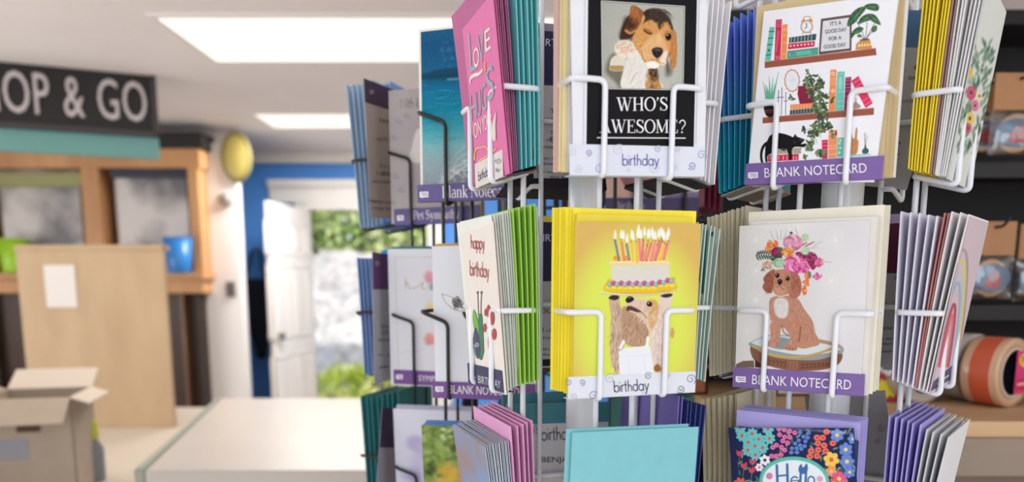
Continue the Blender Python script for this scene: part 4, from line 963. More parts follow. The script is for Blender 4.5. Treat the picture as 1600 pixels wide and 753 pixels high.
gir = card(F_C1, 'greeting_card', 'white notecard with a long eared grey animal, partly behind the caterpillar card', 'greeting card', paper(226, 228, 238))
F_C1s = Face(RC, 'front', 1, .1172, .0, (676, 596), (836, 600), (836, 627), (676, 621))
st_gir = strip(F_C1s, 'label_strip', 'purple BLANK NOTECARD strip below the grey animal card', (122, 84, 152))
F_C2 = Face(RC, 'front', 2, .1160, .0, (663, 662), (828, 672), (824, 900), (664, 890))
stack_behind('envelope', 4, F_C2, paper(110, 148, 206), 'cornflower blue envelope behind the green garden card', 'envelope', 'blue envelopes behind the garden card', F_C2.W*.99, F_C2.H*1.0, dz=.004, d1=.016)
gard = card(F_C2, 'greeting_card', 'green garden photo card at the bottom, left of the patterned cards', 'greeting card', paper(120, 130, 80))
# ===== far black rack
F_D0 = Face(RD, 'front', 0, .1160, .0, (606, 141), (752, 132), (750, 346), (613, 351))
stack_behind('envelope', 3, F_D0, paper(222, 196, 152), 'tan envelope peeping above the grey sympathy card', 'envelope', 'tan envelopes behind the grey sympathy card', F_D0.W*.99, F_D0.H*1.0, dz=.004, d1=.016)
pets = card(F_D0, 'greeting_card', 'grey sympathy card with handwritten script and a white cloud shape', 'greeting card', paper(178, 170, 172))
F_D0s = Face(RD, 'front', 0, .1172, .0, (616, 327), (750, 320), (750, 346), (616, 352))
st_pets = strip(F_D0s, 'label_strip', 'purple Pet Sympathy strip on the far black rack', (106, 98, 150))
F_D1 = Face(RD, 'front', 1, .1160, .0, (606, 388), (755, 389), (752, 606), (611, 602))
stack_behind('envelope', 3, F_D1, paper(76, 148, 150), 'teal envelope peeping above the gold framed flower card', 'envelope', 'teal envelopes above the gold framed card', F_D1.W*.99, F_D1.H*1.0, dz=.004, d1=.016)
hfl = card(F_D1, 'greeting_card', 'white card with thin gold frame and pink watercolour flowers', 'greeting card', paper(228, 230, 238))
F_D1s = Face(RD, 'front', 1, .1172, .0, (615, 578), (752, 583), (752, 607), (615, 599))
st_hfl = strip(F_D1s, 'label_strip', 'purple SYMPATHY strip below the gold framed flower card', (122, 84, 152))
F_D2 = Face(RD, 'front', 2, .1160, .0, (617, 637), (770, 645), (768, 850), (620, 840))
stack_behind('envelope', 3, F_D2, paper(206, 206, 226), 'pale grey lilac envelope at the bottom of the far black rack', 'envelope', 'grey lilac envelopes at the bottom', F_D2.W*.99, F_D2.H*1.0, dz=.004, d1=.016)
lil = card(F_D2, 'greeting_card', 'white and lilac card at the bottom of the far black rack', 'greeting card', paper(214, 214, 228))
purple_d = (74, 46, 92)
D0h = header(Face(RD, 'right', 0, -.0850, 0, (577, 132), (640, 146), (640, 346), (571, 334)), 'grey header card with dark purple top left of the sympathy card', .0, None, .17, (60, 40, 70), (172, 160, 154), [('This card is', (590, 191), (640, 194), 8, TXT), ('OUT OF STOCK', (588, 220), (644, 223), 8, TXT), ('To order', (592, 262), (628, 264), 8, TXT), ('1-800-525', (588, 274), (630, 276), 9, TXT), ('contact rep', (582, 285), (634, 288), 7, TXT), ('Displays and this card', (574, 315), (640, 321), 6, TXT), ('stay in place', (582, 326), (636, 331), 6, TXT)])
prints(D0h, 'printed_flag', flag(578, 140, 6, 7))
D1h = header(Face(RD, 'right', 1, -.0850, 0, (584, 398), (640, 398), (640, 590), (583, 597)), 'grey header card with plum top left of the gold framed flower card', .0, None, .28, (94, 58, 112), (176, 176, 186), [('This card', (594, 513), (630, 513), 8, TXT), ('OUT OF', (596, 522), (634, 522), 8, TXT), ('contact us', (590, 533), (634, 533), 8, TXT), ('in store', (590, 556), (632, 556), 6, TXT), ('ask staff', (592, 575), (630, 574), 6, TXT)])
prints(D1h, 'printed_flag', flag(587, 408, 6, 7))
stack('envelope', 5, RD, 'left', 0, .088, .106, .0, .02, .160, .232, paper(136, 182, 240), 'mid blue envelope at the far left of the far black rack, top row', 'envelope', 'blue envelopes far left, top row', bow=.002)
stack('envelope', 6, RD, 'left', 0, .110, .142, .025, .06, .158, .246, paper(176, 202, 226), 'grey blue envelope outermost at the far left, top row', 'envelope', 'grey blue envelopes far left, top row', bow=.004)
stack('envelope', 6, RD, 'left', 1, .088, .108, .0, .01, .158, .220, paper(116, 190, 244), 'sky blue envelope at the far left, middle row', 'envelope', 'sky blue envelopes far left, middle row', bow=.001)
stack('envelope', 6, RD, 'left', 1, .112, .143, .015, .03, .154, .212, paper(140, 168, 214), 'slate blue envelope outermost at the far left, middle row', 'envelope', 'slate blue envelopes far left, middle row', bow=.003)
stack('envelope', 8, RD, 'left', 2, .088, .140, .0, .04, .160, .226, paper(66, 142, 146), 'teal envelope at the bottom left corner of the racks', 'envelope', 'teal envelopes at the bottom left of the racks', bow=.002)
D2h = header(Face(RD, 'right', 2, -.0850, 0, (590, 640), (650, 640), (650, 830), (590, 840)), 'dark purple topped header card in the bottom row beside the teal envelopes', 0, None, .3, (60, 40, 80), (150, 148, 158), [])
# ===== half hidden black rack behind the birthday rack
F_E0 = Face(RE, 'front', 0, .1160, .0, (946, 128), (1092, 124), (1092, 333), (946, 333))
wom = card(F_E0, 'greeting_card', 'card with a smiling mouth seen under the winking puppy card', 'greeting card', paper(206, 170, 166))
F_E0s = Face(RE, 'front', 0, .1172, .0, (946, 310), (1092, 308), (1092, 334), (946, 334))
st_wom = strip(F_E0s, 'label_strip', 'dark purple Birthday strip seen between the white uprights', (84, 76, 116))
stack('envelope', 5, RE, 'front', 1, .090, .112, .0, .01, .150, .205, paper(214, 190, 160), 'buff envelope in the hidden rack behind the cake card', 'envelope', 'buff envelopes in the hidden rack')
stack('envelope', 4, RE, 'front', 2, .090, .112, .0, .01, .150, .19, paper(60, 110, 110), 'dark teal envelope in the bottom row of the hidden rack', 'envelope', 'dark teal envelopes in the hidden rack')
stack('envelope', 4, RE, 'right', 0, .084, .110, .0, .02, .150, .20, paper(150, 60, 90), 'wine red envelope at the right side of the hidden rack', 'envelope', 'wine red envelopes in the hidden rack')
stack('envelope', 4, RE, 'left', 0, .084, .110, .0, .02, .150, .18, paper(150, 44, 60), 'dark red envelope at the left side of the hidden rack', 'envelope', 'dark red envelopes in the hidden rack')

# dark card trays lying across the wires under the cards of a few pockets
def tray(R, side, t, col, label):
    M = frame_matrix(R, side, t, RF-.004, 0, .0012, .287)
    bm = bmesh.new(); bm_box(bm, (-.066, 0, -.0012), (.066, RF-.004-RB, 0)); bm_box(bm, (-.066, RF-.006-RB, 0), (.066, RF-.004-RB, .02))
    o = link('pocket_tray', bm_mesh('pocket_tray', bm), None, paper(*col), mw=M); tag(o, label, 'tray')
tray(RA, 'right', 0, (40, 40, 46), 'dark card tray under the white cards at the right of the winking puppy')
tray(RA, 'left', 0, (66, 52, 56), 'dark card tray under the pink card and teal envelopes')
tray(RB_, 'left', 0, (176, 160, 146), 'beige card tray under the blue to teal envelopes')
tray(RB_, 'left', 1, (52, 44, 62), 'dark card tray under the tan cards beside the crowned puppy')
tray(RA, 'back', 0, (24, 24, 34), 'black card tray under the top navy header card')
tray(RA, 'back', 1, (24, 24, 34), 'black card tray under the middle navy header card')
# ------------------------------------------------------------------ printed pictures and lettering
def dark_eye(cv, x, y, r, tilt=0.):
    cv.ell(x, y, r*1.15, r, (30, 20, 16), tilt, r*.25); cv.ell(x-r*.3, y-r*.35, r*.28, r*.24, (230, 226, 222), 0, r*.15)
# --- winking beagle puppy
cv = Canvas(936, -2, 1074, 145, (168, 170, 160), 2.6); cv.use(930, 0, .1992)
def f(X, Y):
    g = 166+10*np.sin((X-936)/60.)+(Y-70)*.06; return np.stack([g, g+2, g-8], -1)
cv.grad(f); cv.noise(5, 2)
tan, tan2, tan3, dk, cr = (206, 150, 88), (184, 118, 60), (226, 182, 124), (48, 36, 30), (232, 226, 214)
for pts in ([(190, 300), (210, 200), (235, 130), (300, 240), (300, 320)], [(80, 560), (110, 450), (160, 430), (220, 560), (200, 690), (150, 640)], [(550, 590), (560, 480), (600, 540), (590, 590)]):
    cv.poly(pts, (92, 84, 72), 18, .75)
# body, chest
cv.poly([(215, 700), (225, 540), (270, 430), (340, 390), (410, 470), (470, 540), (500, 620), (510, 700)], (222, 220, 212), 4)
cv.poly([(400, 700), (395, 590), (420, 540), (480, 570), (505, 640), (512, 700)], (190, 140, 86), 6)
cv.poly([(430, 600), (420, 545), (480, 540), (490, 610), (455, 640)], (44, 36, 32), 8); cv.poly([(425, 690), (440, 640), (460, 690)], (60, 46, 36), 6)
cv.fur(420, in_ell(320, 560, 100, 130), 1.9, 34, 4, [(236, 234, 226), (206, 202, 192), (226, 222, 214), (190, 186, 176)], .3, .5)
cv.fur(120, in_ell(455, 610, 50, 80), 1.4, 30, 4, [(180, 130, 80), (70, 52, 40), (206, 160, 104)], .3, .6)
cv.line([(270, 660), (300, 600), (330, 570)], 5, (150, 140, 124), 3, .7)
# raised paw
cv.poly([(110, 530), (125, 460), (180, 430), (240, 460), (225, 545), (160, 560), (115, 550)], (214, 206, 190), 4)
cv.poly([(108, 520), (150, 515), (220, 520), (205, 552), (130, 552)], (170, 140, 90), 5)
cv.ell(232, 385, 82, 70, (226, 214, 196), .2, 4); cv.fur(160, in_ell(232, 385, 76, 64), lambda x, y: math.atan2(y-385, x-232), 24, 5, [(240, 232, 218), (204, 190, 168), (222, 210, 192)], .4, .6)
for a_, b_, r_ in ((230, 395, 30), (185, 370, 20), (225, 345, 18), (270, 365, 18), (285, 400, 14)): cv.ell(a_, b_, r_, r_*.8, (222, 184, 160), 0, 5, .85); cv.line(arc(a_, b_, r_, r_*.85, 120, 330), 4, (158, 122, 96), 2, .7)
# raised left ear
cv.poly([(190, 300), (215, 190), (265, 120), (330, 130), (340, 210), (290, 290), (230, 310)], (58, 38, 30), 8)
cv.poly([(275, 60), (305, 45), (350, 70), (390, 115), (385, 165), (340, 215), (300, 250), (245, 265), (232, 235), (262, 165)], (128, 74, 40), 3)
cv.poly([(262, 150), (300, 130), (330, 160), (310, 215), (262, 230), (245, 215)], (66, 38, 24), 14)
cv.line([(236, 240), (270, 265), (330, 235), (380, 160)], 14, (204, 142, 84), 4); cv.poly([(280, 65), (305, 50), (345, 85), (340, 130), (300, 140), (275, 110)], (176, 110, 58), 8)
cv.fur(170, in_ell(315, 120, 50, 60), 1.2, 24, 4, [(190, 124, 66), (150, 92, 50), (110, 66, 38)], .4, .6)
# head
cv.poly([(370, 120), (400, 80), (470, 70), (540, 105), (590, 170), (610, 240), (600, 330), (575, 420), (560, 490), (510, 520), (450, 535), (390, 500), (355, 440), (330, 400), (290, 310), (330, 230), (350, 200)], tan, 3)
cv.poly([(375, 110), (400, 78), (470, 68), (540, 100), (585, 155), (612, 240), (590, 235), (570, 190), (545, 185), (505, 235), (480, 190), (440, 155), (400, 170), (370, 190), (390, 140)], dk, 6)
cv.fur(320, in_ell(490, 130, 100, 60), lambda x, y: -.9+(x-430)/110, 30, 4, [(40, 30, 26), (70, 56, 46), (96, 82, 70), (52, 40, 34)], .3, .55)
cv.fur(520, in_ell(420, 300, 110, 130), lambda x, y: math.atan2(y-330, x-480), 26, 4, [(212, 158, 96), (186, 128, 70), (230, 186, 128), (170, 110, 58)], .35, .5)
cv.fur(160, in_ell(550, 240, 45, 60), -1.3, 24, 4, [(206, 148, 86), (226, 176, 116), (182, 122, 66)], .3, .55)
# muzzle
cv.poly([(370, 360), (430, 290), (500, 270), (545, 330), (570, 420), (560, 490), (510, 515), (440, 490), (380, 470), (358, 420)], (216, 170, 116), 12)
cv.poly([(480, 290), (500, 250), (520, 300), (505, 360), (475, 360)], (222, 182, 130), 8, .8)
cv.fur(260, in_ell(440, 400, 80, 75), lambda x, y: 1.9, 24, 4, [(226, 184, 130), (200, 150, 92), (236, 204, 158)], .4, .5)
cv.poly([(505, 480), (530, 420), (560, 400), (572, 450), (555, 500), (520, 512)], (232, 214, 196), 8); cv.poly([(390, 490), (430, 480), (490, 495), (500, 520), (460, 540), (415, 525)], (238, 234, 226), 5)
cv.line([(360, 400), (375, 465), (400, 490), (440, 470), (480, 465), (500, 490), (540, 500)], 4, (110, 72, 44), 2.5, .7); cv.line([(485, 455), (482, 480)], 5, (90, 58, 40), 2, .8)
# nose
cv.poly([(445, 385), (480, 372), (520, 380), (528, 410), (510, 440), (485, 458), (458, 440), (443, 410)], (44, 34, 36), 4); cv.ell(488, 392, 26, 9, (112, 100, 102), .1, 6, .7); cv.ell(464, 422, 8, 7, (20, 14, 14), 0, 3); cv.ell(505, 420, 8, 7, (20, 14, 14), 0, 3)
# wink and open eye
cv.poly([(375, 235), (410, 230), (445, 262), (425, 275), (395, 262)], (150, 98, 52), 6, .8); cv.line([(378, 236), (405, 258), (440, 268)], 8, (40, 26, 20), 2); cv.line([(380, 222), (415, 236), (445, 262)], 4, (120, 74, 40), 2, .7)
cv.ell(572, 290, 24, 30, (76, 48, 30), .1, 6); cv.ell(572, 289, 19, 23, (22, 14, 12), 0, 3); cv.ell(566, 276, 6, 5, (210, 206, 204), 0, 2); cv.line(arc(572, 286, 34, 40, 190, 350), 5, (90, 56, 32), 3, .7)
# right ear
cv.poly([(605, 240), (632, 262), (638, 360), (636, 480), (622, 530), (600, 532), (584, 470), (580, 400), (600, 330)], (184, 124, 66), 3); cv.fur(170, in_ell(612, 400, 26, 120), 1.55, 36, 5, [(206, 146, 82), (160, 102, 52), (186, 126, 68)], .15, .6)
cv.line([(578, 420), (560, 470), (565, 560)], 12, (70, 58, 48), 6, .6)
QP = [(940, 3), (1068, 11.5), (1065.5, 139.5), (941.7, 137.5)]
panel_ = None
pan = Canvas(912, -20, 1095, 232, (20, 20, 22), 1)
panel_ = picture(awe, 'black_panel', pan, [(919, -14), (1089, -7), (1083.5, 240), (916, 236)], .06, .0002)
pp_ = picture(awe, 'puppy_photo', cv, QP, 1.7, .0006); pp_.parent = panel_
wh = (232, 232, 234)
def outline(q, w, c): 
    q = list(q)+[q[0]]; return [(*ribbon([q[i], q[i+1]], w), c) for i in range(4)]
prints(awe, 'printed_text', outline([(939, 1.8), (1069, 10.4), (1066.5, 140.8), (940.7, 138.7)], 1.1, (210, 210, 206))+[
    (*on_line(serif('WHO\u2019S'), (962.5, 173.5), (1042.5, 173), 21), wh), (*on_line(serif('AWESOME?'), (936, 207.5), (1070.5, 208), 20.5), wh), (*ribbon([(932, 215.3), (1070.5, 216)], 1.6), wh),
    (*ribbon([(1092, -14), (1086.5, 226)], .6), (150, 150, 156)), (*ribbon([(913.5, -16), (911, 226)], .6), (170, 170, 176))], .0009, panel_)
def bday(o, ox, oy, k, main, faint, base, items):
    def S(x, y, r, rot, tone, fl=1, tu=1.5, w=.8): return (*spiral(ox+x*k, oy+y*k, r*k, tu, rot, w, fl), tone)
    it = [S(*s) for s in items]
    it.append((*on_line(mono('birthday', .085), (ox+base[0]*k, oy+base[1]*k), (ox+base[2]*k, oy+base[3]*k), base[4]*k), main)); prints(o, 'printed_text', it)
ip, ifa, imd = (84, 80, 160), (196, 200, 216), (150, 150, 196)
bday(st_awe, 880, 220, .14375, ip, ifa, (640, 268, 1042, 268, 118), [(100, 115, 62, 1.5, ifa), (275, 130, 38, -1.2, (96, 92, 166)), (600, 100, 66, 2.4, ifa), (1030, 90, 42, 2.6, imd), (1245, 90, 32, 0, ifa), (1505, 155, 58, -2.2, imd), (1395, 270, 46, -.6, ip), (165, 300, 48, -.5, ifa), (395, 305, 66, -2, imd), (1000, 295, 60, .3, ifa), (715, 315, 24, 1, (214, 218, 228)), (1220, 295, 40, 2, ifa)])
kp, kf, km = (44, 36, 66), (178, 178, 200), (110, 106, 142)
bday(st_cake, 880, 570, .14375, kp, kf, (552, 296, 934, 272, 116), [(60, 185, 40, 1.3, km), (205, 190, 36, -1.2, km), (510, 150, 62, 2.6, kf), (925, 122, 42, 2.6, km), (1140, 110, 26, 0, kf), (1385, 155, 58, -2.2, km), (1275, 262, 46, -.6, kp), (110, 345, 46, -.5, kf), (325, 335, 60, -2, km), (890, 290, 36, .3, (206, 208, 220))])
# --- cake and puppy
cv = Canvas(894, 346, 1096, 624, (220, 220, 60), 2.2)
def f(X, Y):
    d = np.clip(np.hypot((X-992)/118., (Y-505)/165.), 0, 1)[..., None]; top = np.clip((400-Y)/70., 0, 1)[..., None]*.3
    a, b = np.array((212, 224, 90.)), np.array((212, 158, 96.)); w = np.clip((d-.6)/.5, 0, 1)**1.4
    c = a*(1-w)+b*w; return c*(1-top)+np.array((206, 172, 108.))*top
cv.grad(f); cv.use(930, 350, .1726)
r = np.random.RandomState(4)
cv.poly([(95, 610), (105, 520), (150, 500), (420, 520), (700, 480), (722, 520), (722, 600), (420, 640)], (214, 176, 70), 4)
cv.poly([(145, 380), (665, 365), (668, 510), (420, 540), (150, 520)], (214, 210, 198), 3, 1, False)
for _ in range(160): x = r.uniform(150, 660); y = r.uniform(390, 500); c = r.uniform(196, 226); cv.line([(x, y), (x+r.uniform(10, 40), y+r.uniform(-4, 4))], 4, (c, c-3, c-14), 2, .5)
for i, x in enumerate(np.linspace(150, 655, 16)): cv.ell(x, 358-8*math.sin(i*.2)+r.uniform(-5, 5), 26, 19, (232, 204, 160), r.uniform(-.3, .3), 4); cv.ell(x-4, 350-8*math.sin(i*.2), 13, 7, (244, 224, 190), 0, 4, .8)
for x in (185, 205, 285): cv.ell(x, 308, 22, 24, (236, 152, 40), 0, 4)
cols = [(112, 112, 138), (214, 110, 102), (240, 180, 60), (222, 120, 118), (236, 168, 48), (206, 96, 100)]
cand = [(178, 150, 214, 325, 0), (232, 150, 246, 325, 2), (240, 175, 262, 325, 1), (284, 190, 308, 320, 0), (326, 165, 342, 330, 2), (374, 165, 380, 340, 4), (398, 140, 408, 325, 3), (436, 150, 420, 325, 5), (478, 160, 440, 325, 3), (470, 200, 428, 330, 1), (520, 160, 470, 325, 2), (505, 180, 462, 330, 5), (545, 150, 500, 325, 3), (576, 160, 520, 325, 1), (600, 150, 545, 325, 5), (565, 200, 512, 330, 3), (628, 180, 588, 320, 4), (612, 170, 585, 310, 2), (664, 160, 622, 315, 3), (645, 190, 616, 315, 1)]
for x0, y0_, x1, y1_, c in cand:
    cv.line([(x0, y0_), (x1, y1_)], 21, cols[c], 2); n = 8
    for q in range(n): t = (q+.3)/n; X, Y = x0+(x1-x0)*t, y0_+(y1_-y0_)*t; cv.line([(X-9, Y+6), (X+9, Y-4)], 5, (246, 206, 176) if c != 0 else (196, 190, 196), 2, .75)
    cv.line([(x0, y0_), (x0-2, y0_-16)], 4, (80, 60, 40), 2)
for x, y in [(180, 100), (236, 95), (256, 100), (288, 130), (330, 95), (342, 110), (392, 50), (400, 95), (415, 90), (446, 70), (478, 90), (490, 85), (515, 75), (525, 100), (545, 105), (575, 85), (596, 70), (612, 85), (624, 110), (650, 110), (664, 75), (384, 85)]:
    cv.poly([(x, y-48), (x+11, y), (x+8, y+34), (x-8, y+34), (x-12, y)], (238, 242, 246), 4, .9)
for i, x in enumerate(np.linspace(120, 700, 12)):
    yy = 605-abs(x-410)*.02-(18 if x > 560 else 0); cv.ell(x, yy-16, 40, 32, (222, 190, 40), 0, 3); cv.ell(x-6, yy-26, 24, 14, (240, 218, 80), 0, 6, .8)
for i, x in enumerate(np.linspace(130, 690, 17)):
    yy = 542-max(0, x-540)*.22-abs(i % 2)*14+8; cv.ell(x, yy, 24, 24, [(142, 176, 160), (182, 76, 142)][i % 2], 0, 3); cv.ell(x-6, yy-7, 9, 8, [(178, 204, 190), (214, 124, 178)][i % 2], 0, 4, .8)
cv.poly([(50, 618), (200, 632), (420, 638), (620, 622), (745, 590), (735, 606), (600, 636), (420, 652), (200, 648), (60, 630)], (222, 220, 214), 2)
cv.line([(55, 628), (200, 646), (420, 650), (600, 634), (742, 600)], 5, (150, 132, 110), 2, .7)
cv.use(930, 440, .1992)
# puppy body, raised forelegs
cv.poly([(110, 130), (180, 120), (200, 200), (225, 300), (230, 470), (200, 720), (165, 720), (120, 600), (118, 460), (128, 320)], (196, 168, 146), 4)
cv.poly([(510, 110), (600, 100), (590, 190), (560, 280), (545, 420), (540, 700), (470, 700), (430, 500), (440, 360), (490, 250)], (220, 200, 190), 4)
cv.poly([(600, 360), (620, 390), (610, 440), (585, 420)], (206, 160, 100), 5)
cv.fur(520, in_ell(165, 430, 50, 290), 1.5, 44, 5, [(206, 182, 160), (170, 138, 114), (226, 206, 188), (140, 112, 92)], .25, .5)
cv.fur(420, in_ell(505, 430, 50, 270), 1.6, 44, 5, [(226, 208, 198), (198, 174, 160), (240, 228, 220), (186, 160, 146)], .25, .5)
for q in ([(105, 130), (130, 108), (180, 110), (185, 130), (150, 145)], [(512, 112), (545, 98), (600, 95), (595, 115), (550, 125)]): cv.poly(q, (52, 40, 36), 5)
# head thrown back, throat
cv.poly([(215, 200), (300, 230), (410, 280), (420, 400), (400, 490), (310, 510), (235, 480), (210, 380)], (176, 142, 114), 5)
cv.fur(420, in_ell(310, 370, 95, 120), 1.7, 40, 5, [(186, 152, 124), (152, 118, 94), (208, 178, 150), (134, 102, 80)], .3, .5)
cv.poly([(240, 190), (245, 150), (300, 130), (400, 140), (470, 150), (495, 220), (470, 330), (430, 400), (390, 330), (320, 260), (250, 225)], (214, 190, 170), 4)
cv.poly([(410, 150), (470, 145), (497, 200), (480, 300), (440, 370), (410, 290), (420, 220)], (206, 160, 104), 8)
cv.fur(300, in_ell(400, 240, 90, 90), 2.2, 30, 4, [(226, 206, 188), (200, 164, 126), (236, 222, 208), (184, 144, 104)], .4, .5)
cv.poly([(245, 200), (275, 190), (320, 210), (360, 235), (330, 240), (280, 225), (250, 230)], (82, 56, 48), 5); cv.line([(320, 210), (380, 255), (400, 285)], 6, (110, 78, 62), 3, .8)
cv.poly([(238, 140), (262, 116), (295, 122), (302, 142), (280, 160), (250, 165)], (30, 24, 24), 3); cv.ell(268, 128, 12, 6, (120, 112, 110), 0, 3, .8)
dark_eye(cv, 424, 176, 19, .3)
# apron
cv.poly([(182, 550), (225, 520), (400, 505), (430, 510), (450, 640), (462, 730), (190, 735)], (226, 230, 236), 2, 1, False)
cv.line([(195, 520), (222, 470)], 22, (234, 236, 240), 2); cv.line([(404, 505), (412, 440)], 22, (234, 236, 240), 2)
for q in ([(190, 590), (430, 575)], [(260, 600), (270, 720)], [(380, 590), (400, 720)]): cv.line(q, 4, (206, 212, 222), 4, .7)
cv.poly([(460, 670), (490, 645), (515, 680), (500, 705), (468, 702)], (150, 96, 56), 5)
picture(cake, 'cake_picture', cv, None, 1.5)
# --- spaniel puppy with a crown of flowers
cv = Canvas(1143, 344, 1358, 620, (226, 222, 218), 2.2)
def f(X, Y):
    g = 224+5*np.sin(X/37.)*np.sin(Y/41.); return np.stack([g, g-2, g-4+.03*(X-1150)], -1)
cv.grad(f); cv.noise(1.2, 3); cv.use(1150, 345, .1726)
for cx, cy in ((180, 170), (180, 450), (180, 720), (900, 170), (860, 540), (930, 900), (560, 60), (100, 1000)):   # faint damask
    for a in range(0, 360, 45): t = math.radians(a); cv.line(bez((cx, cy), (cx+50*math.cos(t), cy+50*math.sin(t)), (cx+70*math.cos(t+.7), cy+70*math.sin(t+.7))), 12, (238, 236, 233), 9, .4)
    cv.ell(cx, cy, 20, 26, (238, 236, 233), 0, 8, .4); cv.line(arc(cx, cy, 85, 90, 20, 340), 7, (237, 235, 232), 6, .4)
P2 = lambda pts: [((x*.186+1150-1150)/.1726, (y*.186+450-345)/.1726) for x, y in pts]   # lower close-up to upper close-up
# stool
cv.poly(P2([(120, 455), (300, 390), (540, 410), (760, 440), (895, 490), (880, 560), (700, 600), (400, 600), (180, 540), (122, 490)]), (150, 160, 164), 3)
cv.poly(P2([(140, 450), (300, 400), (540, 420), (760, 450), (885, 495), (800, 540), (540, 560), (300, 520), (150, 470)]), (214, 224, 226), 4)
cv.poly(P2([(260, 460), (330, 410), (460, 430), (430, 480), (400, 515), (300, 500)]), (134, 140, 142), 8, .9)
cv.poly(P2([(125, 490), (250, 560), (450, 600), (700, 600), (885, 550), (860, 640), (700, 690), (450, 690), (260, 650), (150, 600)]), (134, 92, 74), 3)
for i in range(34):
    t = i/33; x = 150+t*720; y = 535+78*math.sin(math.pi*min(1, t*1.05))-t*20+ (0 if t > .1 else -20); cv.ell(*P2([(x, y-20)])[0], 14, 13, (196, 156, 84), 0, 3); cv.ell(*P2([(x-3, y-25)])[0], 5, 4, (236, 206, 140), 0, 2)
cv.poly(P2([(430, 612), (520, 620), (518, 686), (428, 682)]), (160, 108, 88), 2, 1, False)
for x in range(545, 800, 34): cv.line(P2([(x, 640), (x+20, 640-(x-545)*.06), (x+20, 670-(x-545)*.08), (x, 672-(x-545)*.08)]), 7, (92, 58, 46), 2)
for x in range(200, 420, 34): cv.line(P2([(x, 590+(x-200)*.15), (x+22, 600+(x-200)*.15), (x+10, 630+(x-200)*.15)]), 7, (98, 64, 50), 2)
for q in range(3): cv.line(P2([(445+q*28, 630), (440+q*28, 675)]), 6, (96, 60, 48), 2)
cv.poly(P2([(160, 600), (215, 640), (215, 670), (160, 665)]), (70, 48, 40), 2, 1, False); cv.poly(P2([(0, 640), (60, 612), (150, 608), (155, 668), (0, 668)]), (120, 98, 88), 3, 1, False)
# puppy
br, br2, br3 = (190, 138, 116), (166, 112, 92), (210, 164, 142)
cv.line(P2([(660, 440), (720, 450), (800, 470), (870, 490), (892, 510)]), 34, br, 3, 1, 10)
cv.poly(P2([(300, 80), (430, 60), (520, 90), (570, 170), (640, 270), (665, 370), (700, 440), (690, 480), (600, 500), (530, 500), (470, 470), (440, 380), (380, 330), (350, 480), (280, 480), (310, 330), (285, 240), (278, 150)]), br, 3)
cv.fur(900, lambda r: P2([in_ell(470, 280, 170, 210)(r)])[0] if r.uniform() < 1 else None, 1.5, 22, 4, [], .3, .0) if False else None
def fur2(n, e, ang, L, wd, cols, jit, al, test=None): cv.fur(n, lambda r: P2([in_ell(*e)(r)])[0], ang, L, wd, cols, jit, al)
fur2(260, (500, 220, 70, 130), 1.2, 26, 5, [br, br2, br3, (214, 166, 140)], .35, .55); fur2(220, (610, 370, 60, 110), 1.3, 26, 5, [br, br2, br3], .4, .55); fur2(160, (320, 240, 34, 130), 1.5, 26, 5, [br, br2, br3], .25, .55)
cv.poly(P2([(290, 300), (370, 310), (370, 400), (345, 480), (290, 492), (262, 480), (290, 420)]), br, 4); fur2(120, (325, 400, 36, 90), 1.7, 24, 5, [br, br2, br3], .2, .5)
cv.poly(P2([(440, 290), (540, 280), (540, 380), (515, 460), (515, 515), (470, 526), (405, 510), (410, 480), (450, 460), (455, 380)]), (190, 132, 106), 4); fur2(170, (490, 390, 42, 110), 1.6, 24, 5, [br, br2, br3, (216, 170, 144)], .2, .5)
cv.poly(P2([(525, 480), (560, 455), (640, 440), (690, 455), (640, 490), (580, 508), (530, 502)]), (196, 140, 114), 4)
cv.line(P2([(550, 310), (600, 310), (640, 370), (650, 440)]), 6, br2, 4, .7); cv.line(P2([(545, 330), (535, 420), (525, 450)]), 10, (110, 66, 52), 6, .7); cv.line(P2([(385, 320), (400, 370), (440, 400)]), 12, (110, 66, 52), 6, .7)
for x in (425, 450, 478): cv.line(P2([(x, 500), (x-4, 520)]), 5, (110, 70, 56), 2)
cv.poly(P2([(322, 110), (380, 80), (435, 110), (440, 190), (420, 245), (370, 250), (330, 210)]), (222, 218, 214), 10); fur2(200, (380, 165, 50, 78), 1.6, 24, 5, [(232, 230, 226), (200, 194, 190), (214, 206, 202)], .3, .6)
cv.line(P2([(318, 55), (370, 72), (430, 60)]), 9, (216, 206, 184), 2)
# head
cv.poly([(335, 460), (400, 440), (470, 440), (530, 480), (530, 560), (500, 640), (440, 670), (370, 670), (330, 620), (325, 540)], (186, 130, 106), 4)
cv.poly([(300, 460), (350, 440), (345, 520), (335, 600), (320, 655), (270, 640), (240, 600), (262, 560), (248, 520)], (160, 100, 82), 4)
cv.poly([(500, 460), (560, 480), (592, 560), (590, 640), (560, 690), (500, 700), (478, 650), (500, 580)], (172, 112, 92), 4)
cv.fur(200, in_ell(295, 560, 42, 90), 1.7, 24, 5, [(150, 84, 66), (176, 108, 86), (126, 68, 54)], .3, .6); cv.fur(240, in_ell(540, 590, 42, 100), 1.6, 24, 5, [(160, 94, 74), (196, 132, 108), (130, 72, 58)], .35, .6)
for i in range(8): cv.line(arc(500+i*9, 640+(i % 3)*18, 8, 9, 0, 300), 4, (206, 146, 122), 2, .7)
cv.fur(220, in_ell(430, 540, 85, 85), lambda x, y: math.atan2(y-560, x-400), 18, 4, [(184, 122, 96), (206, 148, 120), (160, 100, 76)], .4, .5)
cv.poly([(400, 450), (440, 445), (430, 520), (400, 520)], (196, 138, 110), 10, .8); cv.poly([(345, 610), (370, 580), (430, 590), (460, 630), (430, 665), (370, 662)], (204, 152, 128), 8, .9)
